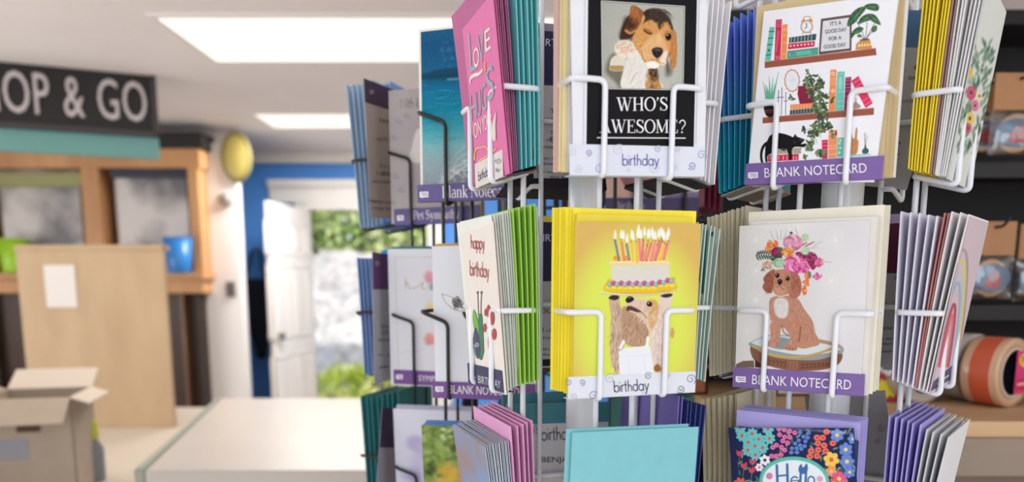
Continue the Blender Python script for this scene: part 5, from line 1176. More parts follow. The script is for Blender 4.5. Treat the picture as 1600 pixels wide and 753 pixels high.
cv.ell(374, 494, 19, 21, (34, 24, 22), 0, 3); cv.ell(368, 487, 5, 5, (200, 196, 194), 0, 2); cv.ell(468, 522, 19, 20, (34, 24, 22), 0, 3); cv.ell(462, 515, 5, 5, (200, 196, 194), 0, 2)
cv.poly([(380, 535), (405, 528), (420, 545), (412, 570), (393, 578), (378, 560)], (34, 28, 30), 3); cv.ell(396, 541, 9, 5, (110, 104, 106), 0, 3, .8)
cv.line([(366, 600), (385, 592), (396, 580), (405, 600), (430, 622), (442, 620)], 5, (96, 52, 44), 2, .9)
# flowers
def bloom(x, y, R, cols, n=40, sq=.85):
    cv.ell(x, y, R, R*sq, cols[0], 0, 3)
    for i in range(n):
        q = math.sqrt(i/n); a = i*2.4; rr = R*(1-q)*.95; px_, py_ = x+rr*math.cos(a), y+rr*math.sin(a)*sq; s = R*(.20+.12*(1-q))
        cv.ell(px_, py_, s, s*.62, cols[1+i % (len(cols)-1)], a+1.57, 2.5, .8)
def berries(x, y, rx, ry, n, cols, s=7, seed=1):
    r = np.random.RandomState(seed)
    for i in range(n): p = in_ell(x, y, rx, ry)(r); c = cols[r.randint(len(cols))]; cv.ell(p[0], p[1], s, s, c, 0, 2); cv.ell(p[0]-s*.3, p[1]-s*.3, s*.35, s*.35, tuple(min(255, v+60) for v in c), 0, 1.5, .8)
for x, y, a in ((340, 170, -1.9), (380, 170, -1.75), (410, 170, -1.6), (430, 170, -1.2), (440, 200, -1.0), (640, 220, -.4), (660, 250, -.1), (700, 230, -.5), (560, 140, -1.8), (780, 370, .05)): cv.line([(x, y), (x+math.cos(a)*90, y+math.sin(a)*90)], 4, (96, 112, 90), 2, .8, 1.5)
for i in range(7): t = i/6; x, y = 190+t*130, 315-math.sin(t*3)*10; cv.ell(x+6, y-20, 7, 24, (62, 76, 56), .5, 2); cv.ell(x+6, y+22, 7, 24, (70, 84, 60), -.5, 2)
cv.line([(180, 315), (330, 320)], 4, (62, 76, 56), 2)
bloom(515, 200, 88, [(206, 130, 158), (230, 176, 198), (214, 146, 172), (240, 200, 214), (190, 104, 138)], 50); cv.ell(500, 110, 14, 12, (70, 90, 90), 0, 3)
cv.ell(625, 150, 34, 34, (176, 206, 166), 0, 4); berries(625, 150, 30, 30, 24, [(190, 216, 178), (160, 194, 150)], 6, 2)
berries(330, 210, 52, 36, 46, [(224, 126, 66), (236, 150, 84), (206, 100, 50)], 10, 3); berries(295, 250, 26, 26, 20, [(216, 110, 60), (236, 140, 84)], 9, 4)
bloom(375, 285, 58, [(140, 40, 84), (176, 66, 116), (120, 30, 70), (160, 50, 100)], 34); cv.poly([(330, 320), (375, 300), (420, 330), (370, 345)], (70, 78, 60), 4); cv.ell(404, 265, 20, 26, (76, 110, 84), .5, 4); cv.ell(340, 350, 22, 14, (58, 76, 90), 0, 4)
berries(475, 285, 55, 38, 60, [(226, 150, 76), (240, 178, 104), (206, 120, 50)], 10, 5)
cv.poly([(540, 290), (600, 280), (680, 290), (740, 330), (720, 410), (690, 440), (640, 370), (570, 340)], (136, 40, 84), 6); berries(640, 320, 90, 40, 80, [(150, 48, 96), (120, 32, 76), (176, 72, 118)], 9, 6); berries(700, 390, 30, 46, 36, [(160, 54, 100), (130, 36, 80)], 8, 7)
cv.ell(626, 268, 40, 40, (178, 208, 176), 0, 4); berries(626, 268, 34, 36, 30, [(196, 220, 190), (160, 196, 156)], 7, 8)
bloom(530, 390, 105, [(206, 84, 146), (236, 150, 190), (224, 116, 170), (246, 190, 214), (190, 60, 128)], 60, .75); berries(600, 430, 70, 50, 50, [(206, 70, 140), (226, 120, 176), (190, 50, 120)], 11, 9)
berries(755, 380, 40, 40, 36, [(214, 96, 160), (230, 140, 110), (196, 70, 140)], 10, 10); berries(735, 500, 40, 26, 26, [(206, 84, 150), (226, 130, 180)], 10, 11)
bloom(390, 380, 52, [(150, 186, 150), (186, 214, 180), (128, 170, 134), (200, 224, 196)], 30); berries(290, 400, 46, 36, 44, [(196, 158, 132), (170, 130, 104), (214, 184, 160)], 10, 12); berries(245, 445, 14, 18, 10, [(110, 130, 90), (140, 160, 116)], 8, 13)
berries(648, 500, 30, 26, 26, [(226, 118, 70), (240, 150, 96)], 9, 14); berries(636, 565, 28, 34, 34, [(220, 106, 66), (236, 140, 90)], 9, 15); berries(617, 632, 22, 38, 34, [(226, 112, 66), (206, 90, 56), (238, 146, 96)], 8, 16); cv.poly([(655, 460), (680, 470), (670, 520), (655, 500)], (96, 130, 90), 4)
for x, y in ((620, 210), (650, 220), (680, 205)): cv.line([(x-20, y+10), (x+20, y-12)], 9, (176, 56, 90), 3)
picture(crown, 'puppy_picture', cv, None, 1.5)
# --- shelves of books
cv = Canvas(1162, -8, 1393, 292, (240, 241, 246), 2.4)
cv.use(1180, 0, .14608)
pw = lambda pts, c, so=2: cv.poly(pts, c, so, 1, False)
pw([(103, 660), (1290, 514), (1298, 590), (103, 730)], (158, 92, 74)); cv.line([(103, 690), (1290, 545)], 4, (130, 70, 54), 3, .6); cv.line([(103, 662), (1290, 517)], 6, (190, 122, 98), 2, .8)
pw([(155, 292), (210, 288), (165, 650), (103, 652)], (110, 196, 178))
for y in (340, 410, 480, 590): cv.line([(150-(y-340)*.13, y), (203-(y-340)*.14, y-4)], 9, (40, 84, 80), 2)
cv.poly([(148, 520), (160, 548), (136, 550)], (30, 60, 60), 2)
pw([(222, 212), (288, 206), (270, 640), (205, 646)], (206, 50, 84)); 
for y in (235, 262, 285): cv.line([(228, y), (282, y-5)], 5, (240, 160, 176), 2)
cv.line([(240, 330), (225, 560), (260, 330)], 6, (236, 140, 160), 2, .8); cv.line(arc(240, 615, 16, 14, 0, 360), 5, (240, 180, 190), 2)
pw([(292, 266), (347, 258), (336, 628), (275, 636)], (240, 146, 88))
for y in (310, 330, 380, 460, 580): cv.line([(300, y), (336, y-4)], 10, (250, 196, 150), 3, .8)
pw([(365, 402), (655, 362), (648, 430), (362, 460)], (60, 84, 84)); 
for x in range(390, 640, 36): cv.line([(x, 392-(x-390)*.12), (x-6, 450-(x-390)*.1)], 9, (206, 220, 216), 3, .8)
pw([(355, 468), (640, 440), (634, 498), (350, 530)], (212, 46, 82))
for x in range(380, 620, 38): cv.ell(x, 492-(x-380)*.1, 11, 11, (246, 210, 216), 0, 3)
pw([(345, 545), (676, 505), (672, 586), (342, 628)], (104, 188, 168)); cv.line([(352, 556), (668, 518), (664, 580), (350, 618), (352, 556)], 6, (40, 96, 92), 2)
for x in (380, 400, 420, 600, 620, 640): cv.line([(x, 560-(x-380)*.12), (x+16, 600-(x-380)*.13)], 6, (40, 96, 92), 2)
cv.line(arc(552, 285, 62, 66, 0, 360, 30), 9, (180, 120, 72), 2); cv.ell(552, 285, 56, 60, (240, 240, 244), 0, 2); cv.line([(548, 250), (552, 288), (535, 306)], 8, (50, 44, 44), 2)
for a in range(0, 360, 30): t = math.radians(a); cv.ell(552+48*math.cos(t), 285+52*math.sin(t), 4, 4, (90, 80, 76), 0, 1.5)
cv.line([(515, 215), (520, 185), (550, 176), (585, 178), (600, 205)], 7, (180, 120, 72), 2); cv.ell(515, 225, 24, 14, (214, 150, 90), -.5, 2); cv.ell(595, 218, 24, 14, (214, 150, 90), .5, 2); cv.line([(520, 340), (506, 364)], 7, (150, 100, 60), 2); cv.line([(585, 340), (600, 362)], 7, (150, 100, 60), 2)
pw([(705, 203), (1020, 158), (1034, 170), (1030, 540), (690, 584), (680, 580)], (96, 78, 76)); pw([(726, 226), (1012, 186), (1010, 518), (700, 554)], (226, 228, 232))
for q in range(24): y = 240+q*13.4; cv.line([(722-q*.9, y), (1010, y-40)], 2.5, (196, 198, 206), 2, .7)
# plant and pot
pw([(1125, 430), (1220, 415), (1250, 480), (1248, 520), (1072, 535), (1080, 470)], (206, 148, 86)); cv.ell(1170, 424, 50, 10, (110, 80, 56), -.1, 3)
for x in range(1098, 1240, 31): cv.poly([(x, 500-(x-1098)*.1), (x+14, 462-(x-1098)*.08), (x+28, 498-(x-1098)*.1)], (250, 230, 160), 2, 1, False)
for q in ([(1170, 420), (1150, 330), (1080, 220)], [(1175, 420), (1195, 330), (1195, 240)], [(1185, 420), (1230, 330), (1280, 250)], [(1165, 420), (1130, 380), (1110, 385)], [(1190, 420), (1220, 370), (1260, 330)]): cv.line(bez(*q), 6, (84, 72, 76), 2)
g1, g2 = (56, 92, 72), (130, 166, 96)
for q in ([(985, 280), (1010, 180), (1080, 100), (1160, 70), (1180, 100), (1110, 190), (1060, 250)], [(1165, 80), (1200, 45), (1290, 40), (1325, 70), (1310, 115), (1240, 110)], [(1100, 260), (1130, 190), (1200, 150), (1260, 160), (1240, 210), (1170, 235)], [(1220, 150), (1280, 160), (1320, 210), (1342, 268), (1280, 245), (1230, 210)], [(1025, 420), (1040, 340), (1100, 290), (1160, 305), (1120, 350), (1060, 375)], [(1250, 345), (1250, 300), (1290, 272), (1305, 300), (1290, 335)], [(1090, 385), (1115, 365), (1142, 385), (1115, 402)]):
    cv.poly(q, g1, 3); a = np.array(q, float); c0 = a.mean(0); cv.line([a[0], c0, a[len(a)//2]], 5, g2, 2)
    for p in a[1:]: cv.line([c0, c0+(p-c0)*.75], 5, g2, 2, .8)
cv.use(1180, 100, .1328)
pw([(90, 630), (1398, 514), (1396, 598), (86, 700)], (158, 92, 74)); cv.line([(90, 634), (1398, 520)], 6, (190, 122, 98), 2, .8); cv.line([(90, 668), (1398, 560)], 4, (130, 70, 54), 3, .6)
for b, m_, t_ in (((130, 400), (120, 320), (93, 205)), ((150, 400), (140, 310), (122, 235)), ((170, 400), (172, 260), (166, 140)), ((190, 400), (200, 280), (212, 155)), ((215, 400), (235, 260), (278, 92)), ((160, 400), (160, 340), (140, 270)), ((200, 400), (220, 330), (228, 240))): cv.line(bez(b, m_, t_), 26, (96, 168, 136), 3, 1, 3); cv.line(bez(b, m_, t_), 6, (150, 206, 178), 2, .8, 1)
cv.poly([(112, 480), (236, 470), (236, 570), (200, 620), (150, 622), (114, 570)], (34, 30, 32), 3); cv.line([(116, 550), (234, 540)], 8, (190, 80, 70), 2); cv.line([(116, 572), (232, 562)], 5, (190, 80, 70), 2); cv.poly([(118, 490), (150, 440), (190, 490), (225, 440), (234, 478)], (80, 140, 110), 4)
for x, t_, b in ((316, 280, 600), (275, 310, 600), (362, 335, 600)): cv.line([(x, t_), (x-4, b)], 9, (96, 98, 112), 2, 1, 7); cv.line([(x-20, 395 if x < 340 else 438), (x+18, 390 if x < 340 else 434)], 7, (70, 72, 84), 2)
t = np.linspace(0, 2*np.pi, 60); cv.line(np.c_[435+(84+5*np.sin(14*t))*np.cos(t), 196+(126+6*np.sin(14*t))*np.sin(t)], 14, (206, 140, 104), 2); cv.ell(435, 196, 76, 117, (232, 236, 242), 0, 3)
for q in range(3): cv.line([(400+q*24, 200+q*14), (450+q*16, 160+q*10)], 4, (190, 196, 206), 2)
cv.poly([(510, 262), (620, 250), (690, 300), (660, 470), (525, 470), (498, 350)], (140, 38, 70), 3, 1, False)
r = np.random.RandomState(9)
def leaves(n, reg, s=22, seed=3):
    r = np.random.RandomState(seed)
    for i in range(n):
        x, y = reg(r); a = r.uniform(0, 6.28); c = [(54, 70, 54), (84, 104, 66), (120, 140, 92), (44, 60, 50)][r.randint(4)]; cv.ell(x, y, s*r.uniform(.7, 1.2), s*.45, c, a, 2); cv.line([(x-math.cos(a)*s*.6, y-math.sin(a)*s*.6), (x+math.cos(a)*s*.6, y+math.sin(a)*s*.6)], 3, (176, 190, 150), 1.5, .7)
leaves(70, in_ell(690, 220, 120, 90), 26, 1); leaves(36, in_ell(690, 360, 90, 90), 26, 2); leaves(34, in_ell(800, 420, 60, 90), 24, 3); leaves(30, in_ell(790, 560, 70, 90), 24, 4); leaves(14, in_ell(900, 390, 40, 50), 22, 5); leaves(5, in_ell(610, 90, 14, 30), 22, 6); leaves(5, in_ell(430, 400, 34, 40), 22, 7)
pw([(415, 478), (720, 456), (716, 512), (412, 540)], (240, 146, 88)); pw([(410, 545), (720, 515), (718, 570), (408, 598)], (56, 78, 88))
for x in range(440, 700, 34): cv.line([(x, 490-(x-440)*.08), (x, 520-(x-440)*.08)], 7, (252, 206, 170), 2, .8); cv.line([(x, 552-(x-440)*.1), (x, 585-(x-440)*.1)], 8, (196, 210, 214), 2, .8)
leaves(22, in_ell(720, 520, 50, 60), 24, 14)
pw([(885, 70), (958, 64), (942, 552), (864, 560)], (238, 144, 92)); pw([(966, 92), (1054, 86), (1040, 545), (942, 555)], (112, 196, 184)); pw([(1062, 158), (1132, 150), (1115, 540), (1046, 548)], (140, 42, 90)); pw([(1130, 200), (1215, 140), (1384, 462), (1300, 520)], (222, 62, 100))
for y in (170, 190, 215, 240): cv.line([(888, y), (944, y-5)], 6, (252, 200, 160), 2)
for y in (115, 315): cv.ell(917, y, 22, 22, (252, 214, 180), 0, 3); cv.ell(917, y, 9, 9, (226, 130, 80), 0, 3)
for y in (120, 330, 440, 500): cv.line([(972, y), (1040, y-6)], 5, (190, 232, 224), 2)
cv.ell(1002, 225, 24, 80, (150, 216, 204), .05, 5)
for y in (175, 200, 240, 280, 320, 380, 450): cv.line([(1066, y), (1120, y-5)], 7, (214, 140, 176), 2)
for t_ in (.1, .25, .75, .9): x, y = 1130+170*t_, 200+320*t_; cv.line([(x+12, y-4), (x+82, y-54)], 5, (248, 170, 190), 2)
cv.poly([(1180, 400), (1192, 400), (1196, 450), (1240, 490), (1225, 520), (1150, 528), (1130, 490), (1172, 450)], (168, 142, 134), 3); leaves(6, in_ell(905, 430, 16, 40), 22, 8)
cv.use(1170, 180, .14604)
leaves(50, in_ell(775, 120, 110, 60), 26, 9); leaves(22, in_ell(690, 190, 60, 50), 24, 10); leaves(16, in_ell(660, 300, 50, 50), 24, 11); leaves(8, in_ell(580, 150, 40, 40), 22, 12); leaves(10, in_ell(650, 370, 40, 40), 22, 13); leaves(20, in_ell(790, 20, 60, 40), 24, 15)
for q in ([(600, 160), (640, 150), (700, 130)], [(700, 170), (710, 250), (735, 300)], [(760, 170), (770, 240)]): cv.line(bez(*q), 4, (96, 112, 80), 2)
pw([(208, 430), (535, 415), (532, 480), (205, 495)], (212, 46, 82)); pw([(215, 420), (290, 365), (565, 345), (560, 412)], (176, 172, 156))
for x in (230, 320, 370, 410, 480, 510): cv.line([(x, 440), (x, 475)], 8, (248, 200, 210), 2); cv.line([(x+20, 365), (x+26, 400)], 6, (120, 116, 102), 2)
bk = (24, 22, 26)
cv.poly([(210, 250), (250, 205), (300, 190), (380, 200), (450, 225), (475, 235), (497, 203), (515, 228), (560, 245), (598, 262), (575, 290), (560, 310), (600, 305), (612, 325), (590, 342), (530, 338), (480, 345), (460, 380), (465, 440), (455, 475), (432, 474), (425, 420), (400, 360), (380, 385), (330, 360), (280, 370), (230, 410), (200, 440), (200, 495), (180, 495), (175, 400)], bk, 3)
cv.line(bez((190, 300), (140, 330), (120, 420), (142, 498)), 30, bk, 3, 1, 24); cv.poly([(180, 330), (200, 270), (240, 220), (300, 260), (260, 380), (200, 430), (178, 400)], bk, 3)
cv.line([(485, 285), (495, 295)], 4, (150, 150, 154), 1.5); cv.line([(545, 262), (575, 264)], 4, (150, 150, 154), 1.5); cv.line(arc(368, 372, 14, 16, 0, 360), 4, (150, 148, 140), 2)
pw([(782, 266), (848, 262), (842, 465), (785, 470)], (206, 50, 90)); pw([(856, 160), (948, 156), (938, 456), (850, 462)], (238, 150, 104)); pw([(950, 242), (1018, 238), (1008, 442), (942, 450)], (110, 196, 178))
for y in (290, 330, 370, 420): cv.line([(790, y), (836, y-4)], 7, (244, 150, 176), 2)
for y in (200, 330, 360, 420): cv.line([(862, y), (934, y-5)], 6, (252, 206, 170), 2)
for y in (270, 300, 350, 400): cv.ell(970+(y % 20), y, 14, 12, (206, 238, 230), 0, 3)
leaves(24, in_ell(770, 410, 60, 36), 24, 16); leaves(6, in_ell(605, 430, 24, 40), 20, 17); leaves(8, in_ell(900, 200, 40, 40), 18, 18)
cv.poly([(1075, 415), (1085, 300), (1080, 170), (1092, 150), (1112, 240), (1132, 240), (1145, 140), (1158, 132), (1164, 170), (1160, 250), (1175, 290), (1155, 410)], (196, 140, 92), 3); cv.line([(1090, 262), (1130, 262), (1150, 300)], 4, (150, 100, 62), 2); cv.line([(1095, 290), (1120, 300), (1110, 330)], 4, (150, 100, 62), 2)
pw([(1060, 425), (1305, 412), (1305, 424), (1060, 446)], (140, 206, 196)); cv.poly([(1240, 320), (1256, 320), (1258, 345), (1282, 370), (1275, 405), (1225, 412), (1212, 380), (1236, 348)], (72, 98, 104), 3)
for x in (1236, 1250, 1272): cv.line([(1246, 330), (x, 190 if x != 1272 else 220)], 4, (110, 104, 100), 1.5)
bk_ = picture(book, 'bookshelf_drawing', cv, None, 1.6)
k_ = .14608; B_ = lambda x, y: (1180+x*k_, y*k_)
tx = (34, 32, 36)
prints(book, 'printed_text', [(*on_line(sans('IT\u2019S A'), B_(808, 278), B_(926, 263), 8.6), tx), (*on_line(sans('GOOD DAY'), B_(752, 362), B_(980, 333), 8.6), tx), (*on_line(sans('FOR A'), B_(794, 438), B_(926, 421), 8.6), tx), (*on_line(sans('GOOD DAY'), B_(738, 524), B_(974, 496), 8.6), tx)], .0006, bk_)
LW = (240, 238, 244)
def blank(o, text, a, b, h, fl, sk=0., ser=False):
    prints(o, 'printed_text', [(*on_line(serif(text) if ser else sans(text), a, b, h), LW)]+flag(*fl, col=LW, sk=sk))
blank(st_book, 'BLANK NOTECARD', (1195, 277.5), (1354.5, 269.5), 21.5, (1170, 269.5, 14.5, 9), .04)
blank(st_crown, 'BLANK NOTECARD', (1175, 600), (1329.5, 608.5), 21.5, (1150.5, 587.5, 15, 9), -.055)
blank(st_beach, 'Blank Notecard', (691, 309.5), (800, 306.5), 19, (656.5, 299.5, 13, 9), .02, True)
blank(st_pets, 'Pet Sympathy', (646, 343), (718, 341), 14, (621, 336.5, 10, 8), .02, True)
blank(st_gir, 'BLANK NOTECARD', (701.5, 614.5), (811, 618.5), 19, (681, 603.5, 12, 8), -.03)
blank(st_hfl, 'SYMPATHY', (654, 595), (708, 597.5), 13, (619.5, 585, 10, 7), -.02)
prints(st_wom, 'printed_text', [(*on_line(serif('Birthday'), (961, 327.5), (1008, 327), 12.5), (196, 190, 206))])
prints(st_cat, 'printed_text', [(*on_line(sans('BIRTHDAY'), (748, 598), (783, 606.5), 17, (-.06, -1)), (206, 204, 214)), (*on_line(sans('BL'), (735.5, 588), (744, 590.5), 16, (-.06, -1)), (206, 204, 214))])
prints(st_love, 'printed_text', [(*on_line(mono('birthday', .1), (748, 283), (766, 272.5), 14, (-.05, -1)), (70, 64, 72)), (*spiral(779, 251, 5, 1.4, 1, .9), (120, 110, 116)), (*spiral(778.5, 266, 3.5, 1.4, 2, .9), (120, 110, 116))])
# --- beach
cv = Canvas(652, 24, 842, 316, (30, 110, 150), 1.6)
def f(X, Y):
    s = Y+(X-700)*.04; z = np.clip((s-40)/260., 0, 1)
    ks = [0, .12, .24, .285, .30, .36, .50, .64, .72, .84, 1]; cs = np.array([(28, 96, 138), (24, 84, 128), (26, 94, 136), (34, 100, 134), (20, 74, 100), (14, 110, 150), (20, 132, 162), (80, 172, 184), (130, 186, 190), (150, 170, 176), (140, 152, 160)], float)
    return np.stack([np.interp(z, ks, cs[:, i]) for i in range(3)], -1)
cv.grad(f); cv.noise(4, 2); r = np.random.RandomState(12)
for _ in range(260):
    y = r.uniform(126, 230); x = r.uniform(655, 840); c = np.array((60, 150, 178))+r.uniform(-30, 40); cv.line([(x, y), (x+r.uniform(8, 26), y-1)], r.uniform(.6, 1.6), np.clip(c, 0, 255), .6, .35)
for _ in range(160): x = r.uniform(690, 840); y = r.uniform(60, 112); cv.ell(x, y, r.uniform(1, 5), r.uniform(1, 3), (60, 126, 164), 0, 1.5, .3)
cv.poly([(690, 108), (740, 104), (842, 94), (842, 116), (740, 119), (656, 124), (656, 118)], (18, 66, 92), 2, .8); cv.line([(700, 124), (742, 121), (842, 114)], 2.5, (140, 196, 206), 1.5, .7)
cv.poly([(694, 290), (712, 268), (740, 254), (842, 214), (842, 320), (690, 320)], (128, 136, 146), 4)
for q in range(4): cv.line(np.array(bez((690, 292+q*-9), (706, 268-q*9), (742, 250-q*12), (842, 212-q*13)))+r.normal(size=(10, 2))*1.6, 5-q, (206, 214, 216), 2, .75-.12*q)
for _ in range(220): t = r.uniform(); x = 690+t*150; y = 290-t*78+r.normal()*10; cv.ell(x, y, r.uniform(.8, 3), r.uniform(.6, 1.6), (222, 228, 228), 0, 1, .5)
picture(beach, 'beach_picture', cv, [(657.5, 50), (837.5, 30), (836, 300), (661, 300)], 1.1)
# --- LOVE & HUGS lettering
lv, gy, gd, pk2 = (236, 222, 214), (150, 164, 178), (236, 190, 110), (226, 168, 190)
def slope_text(t, a, b, h, c): return (*on_line(sans(t), a, b, h, (-.06, -1)), c)
prints(love, 'printed_text', [slope_text('L', (735.5, 114), (746, 107), 88, gy), slope_text('O', (741.5, 108), (750, 101), 44, lv), slope_text('V', (749, 104), (759, 94), 70, gy), slope_text('E', (759.5, 82), (768, 75), 48, lv), (*ribbon(bez((736, 124), (741, 112), (748, 122), (755, 108), n=12), [2, 4, 5, 5, 5, 6, 6, 5, 4, 4, 3, 2]), lv), (*ribbon(bez((736, 130), (734, 124), (738, 118), n=6), 2), lv),
    (*ribbon(bez((757, 113), (762, 108), (756, 102), (760, 97), n=10), 2), (240, 160, 90)), slope_text('H', (738, 190), (746, 184), 60, gy), slope_text('U', (746.5, 184), (753.5, 178), 58, gy), slope_text('G', (754.5, 176), (762, 169), 60, gy), slope_text('S', (762.5, 161), (774, 150), 74, gy), slope_text('ON', (742.5, 217), (753, 209), 34, lv), slope_text('YOUR', (755, 207), (770, 196), 34, lv),
    (*ribbon(bez((742, 250), (742, 225), (752, 225), (748, 240), (760, 232), (758, 212), (762, 240), (770, 240), n=24), 1.8), gd), (*ribbon(bez((748, 252), (756, 246), (766, 244), (776, 232), n=12), 1.8), gd), (*ribbon(bez((774, 220), (770, 205), (774, 188), (776, 176), n=10), [4, 6, 7, 7, 6, 5, 4, 3, 2, 1]), (222, 206, 196))], .0006)
# --- caterpillar birthday card
rd, gn, dgn = (176, 62, 58), (110, 176, 60), (56, 120, 92)
up = (-.04, -1)
def cl(pts, w, c): return (*ribbon(pts, w), c)
pet = lambda cx, cy, rx, ry, c: (*polyp([(cx+rx*math.cos(a), cy+ry*math.sin(a)) for a in np.linspace(0, 6.28, 20, endpoint=False)]), c)
prints(cat_, 'printed_picture', [(*on_line(mono('happy', .11), (736.5, 388), (758, 389.5), 20, up), rd), (*on_line(mono('birthday', .10), (735, 430), (765, 434), 22, up), rd),
    cl(bez((748, 492), (748, 475), (747, 458), n=8), 1, (90, 96, 90)), cl(bez((752, 492), (752, 475), (753, 458), n=8), 1, (90, 96, 90)), pet(747, 457, 1.4, 2.4, (90, 96, 90)), pet(753, 457, 1.4, 2.4, (90, 96, 90)),
    cl(bez((751, 490), (752, 520), (754, 545), (752, 562), n=12), [5, 6, 6, 7, 7, 7, 7, 7, 7, 6, 5, 3], dgn), cl(bez((741, 484), (744, 505), (747, 525), n=8), [2, 5, 7, 8, 8, 7, 5, 2], gn), cl(bez((744, 512), (746, 540), (748, 560), n=8), [3, 7, 10, 11, 11, 10, 8, 4], (62, 62, 96)), cl(bez((742, 540), (743, 565), (755, 565), (756, 545), n=10), 2.4, dgn),
    (*spiral(746, 538, 4, 1.5, 0, .9), (200, 200, 210)), cl(bez((752, 512), (757, 514), (762, 512), n=5), 1, dgn), pet(764, 486, 2.6, 10, rd), pet(770, 497, 3.2, 11, rd), pet(758.5, 512, 2, 7, rd), pet(766, 535, 2.6, 12, rd), pet(773, 522, 3.4, 9, rd), pet(759.8, 488, 1.8, 6, rd), pet(766, 511, 1.6, 3, (210, 140, 60))], .0006)
# --- long eared grey animal
cv = Canvas(674, 378, 842, 630, (226, 229, 238), 2); cv.use(600, 380, .3189)
cv.poly([(282, 248), (330, 262), (375, 290), (388, 320), (370, 332), (330, 318), (300, 288)], (232, 232, 236), 1.5); cv.line([(282, 248), (330, 262), (375, 290), (398, 310)], 2.2, (120, 120, 122), 1); cv.line([(284, 252), (302, 290), (335, 320), (372, 333), (392, 326)], 2.2, (110, 110, 112), 1)
cv.fur(120, in_ell(352, 285, 20, 24), .9, 22, 2, [(70, 70, 74), (120, 120, 122), (40, 40, 44)], .5, .8)
cv.poly([(385, 320), (410, 300), (470, 295), (510, 330), (520, 420), (500, 520), (470, 560), (440, 545), (425, 470), (405, 380)], (208, 204, 202), 3)
cv.poly([(395, 310), (415, 300), (430, 320), (420, 350), (400, 345)], (214, 196, 176), 3); cv.fur(260, in_ell(460, 420, 50, 120), 1.6, 22, 2.4, [(180, 178, 178), (120, 118, 118), (226, 224, 222), (90, 88, 90)], .3, .6)
cv.poly([(385, 335), (410, 345), (402, 370), (390, 355)], (44, 42, 46), 2); cv.line([(405, 370), (415, 430), (430, 500)], 6, (110, 108, 110), 2); cv.ell(440, 380, 8, 9, (30, 28, 30), 0, 1.5); cv.ell(500, 380, 8, 9, (30, 28, 30), 0, 1.5); cv.ell(468, 520, 16, 10, (50, 46, 50), 0, 2)
for q in range(14): x = 380+q*3; cv.line([(x, 318), (x-12+q, 300-q*.6)], 1.8, (50, 50, 54), .8)
picture(gir, 'animal_drawing', cv, None, 1.0)
# --- gold framed flowers
cv = Canvas(602, 384, 760, 612, (228, 230, 238), 2); cv.use(600, 380, .3189)
cv.line([(54, 68), (440, 68)], 2.4, (206, 192, 160), 1); cv.line([(54, 68), (72, 610)], 2.4, (206, 192, 160), 1)
for x, y, R, c in ((225, 165, 32, (230, 150, 172)), (240, 210, 22, (150, 170, 172)), (230, 315, 28, (232, 206, 150)), (225, 470, 32, (226, 150, 140)), (300, 180, 40, (226, 160, 180)), (310, 330, 40, (236, 190, 150)), (310, 480, 40, (222, 150, 150))):
    for i in range(9): a = i*2.4; cv.ell(x+R*.45*math.cos(a), y+R*.45*math.sin(a), R*.55, R*.42, tuple(min(255, v+(i % 3)*14-10) for v in c), a, 5, .6)
cv.line([(105, 165), (108, 220), (110, 190), (120, 205), (126, 222), (150, 220), (185, 200), (190, 190), (185, 220), (205, 222)], 3.4, (190, 170, 120), 1); cv.line([(80, 540), (110, 530), (150, 535), (200, 515)], 2.4, (206, 196, 176), 1, .7); cv.line([(110, 375), (150, 372), (180, 370)], 3, (214, 198, 150), 1, .7)
picture(hfl, 'flower_picture', cv, None, 1.0)
# --- sympathy card
cv = Canvas(600, 125, 758, 356, (176, 169, 171), 1.6)
cv.grad(lambda X, Y: np.stack([176+6*np.sin(X/19.)+3*np.cos(Y/13.), 169+6*np.sin(X/19.)+3*np.cos(Y/13.), 171+6*np.sin(X/19.)], -1)); cv.use(600, 120, .3058)
cv.poly([(130, 410), (140, 370), (160, 290), (200, 260), (400, 250), (400, 420), (170, 440)], (222, 216, 214), 6)
for x, y in ((75, 230), (50, 310), (120, 200), (60, 510), (90, 580), (40, 640)): cv.ell(x, y, 22, 12, (164, 158, 162), .4, 6, .7); cv.line(arc(x, y, 14, 12, 0, 300), 3, (156, 150, 154), 2, .6)
picture(pets, 'sympathy_picture', cv, None, .9)
prints(pets, 'printed_text', [(*on_line(mono('With love', .08), (624, 169), (668, 167.5), 15, (.12, -1)), (92, 88, 92))])
# --- floral Hello
cv = Canvas(1143, 660, 1347, 936, (34, 44, 84), 2); cv.use(1140, 640, .1501)
def flower(x, y, R, c, cc, n=7, w=.42):
    for i in range(n): a = 2*math.pi*i/n+x; cv.ell(x+R*.58*math.cos(a), y+R*.58*math.sin(a), R*.46, R*w*.7, c, a, 3); cv.line([(x, y), (x+R*.9*math.cos(a), y+R*.9*math.sin(a))], 3, tuple(min(255, v+50) for v in c), 2, .6)
    cv.ell(x, y, R*.28, R*.28, cc, 0, 3)
def rose(x, y, R, c): cv.ell(x, y, R, R*.92, c, 0, 3); cv.line(arc(x, y, R*.6, R*.55, 20, 320), R*.14, tuple(min(255, v+44) for v in c), 2); cv.ell(x, y, R*.25, R*.25, tuple(int(v*.7) for v in c), 0, 3)
r = np.random.RandomState(21)
for _ in range(260): x, y = r.uniform(40, 1360), r.uniform(150, 1900); a = r.uniform(0, 6.28); cv.ell(x, y, 30, 10, [(92, 124, 84), (130, 160, 100), (150, 176, 160)][r.randint(3)], a, 3, .9)
tq = (104, 196, 196)
for x, y in ((130, 270), (235, 250), (305, 305), (415, 300), (195, 340), (265, 378), (345, 395), (190, 422), (270, 470), (110, 190), (400, 200)): flower(x, y, 62, tq, (224, 92, 66), 8)
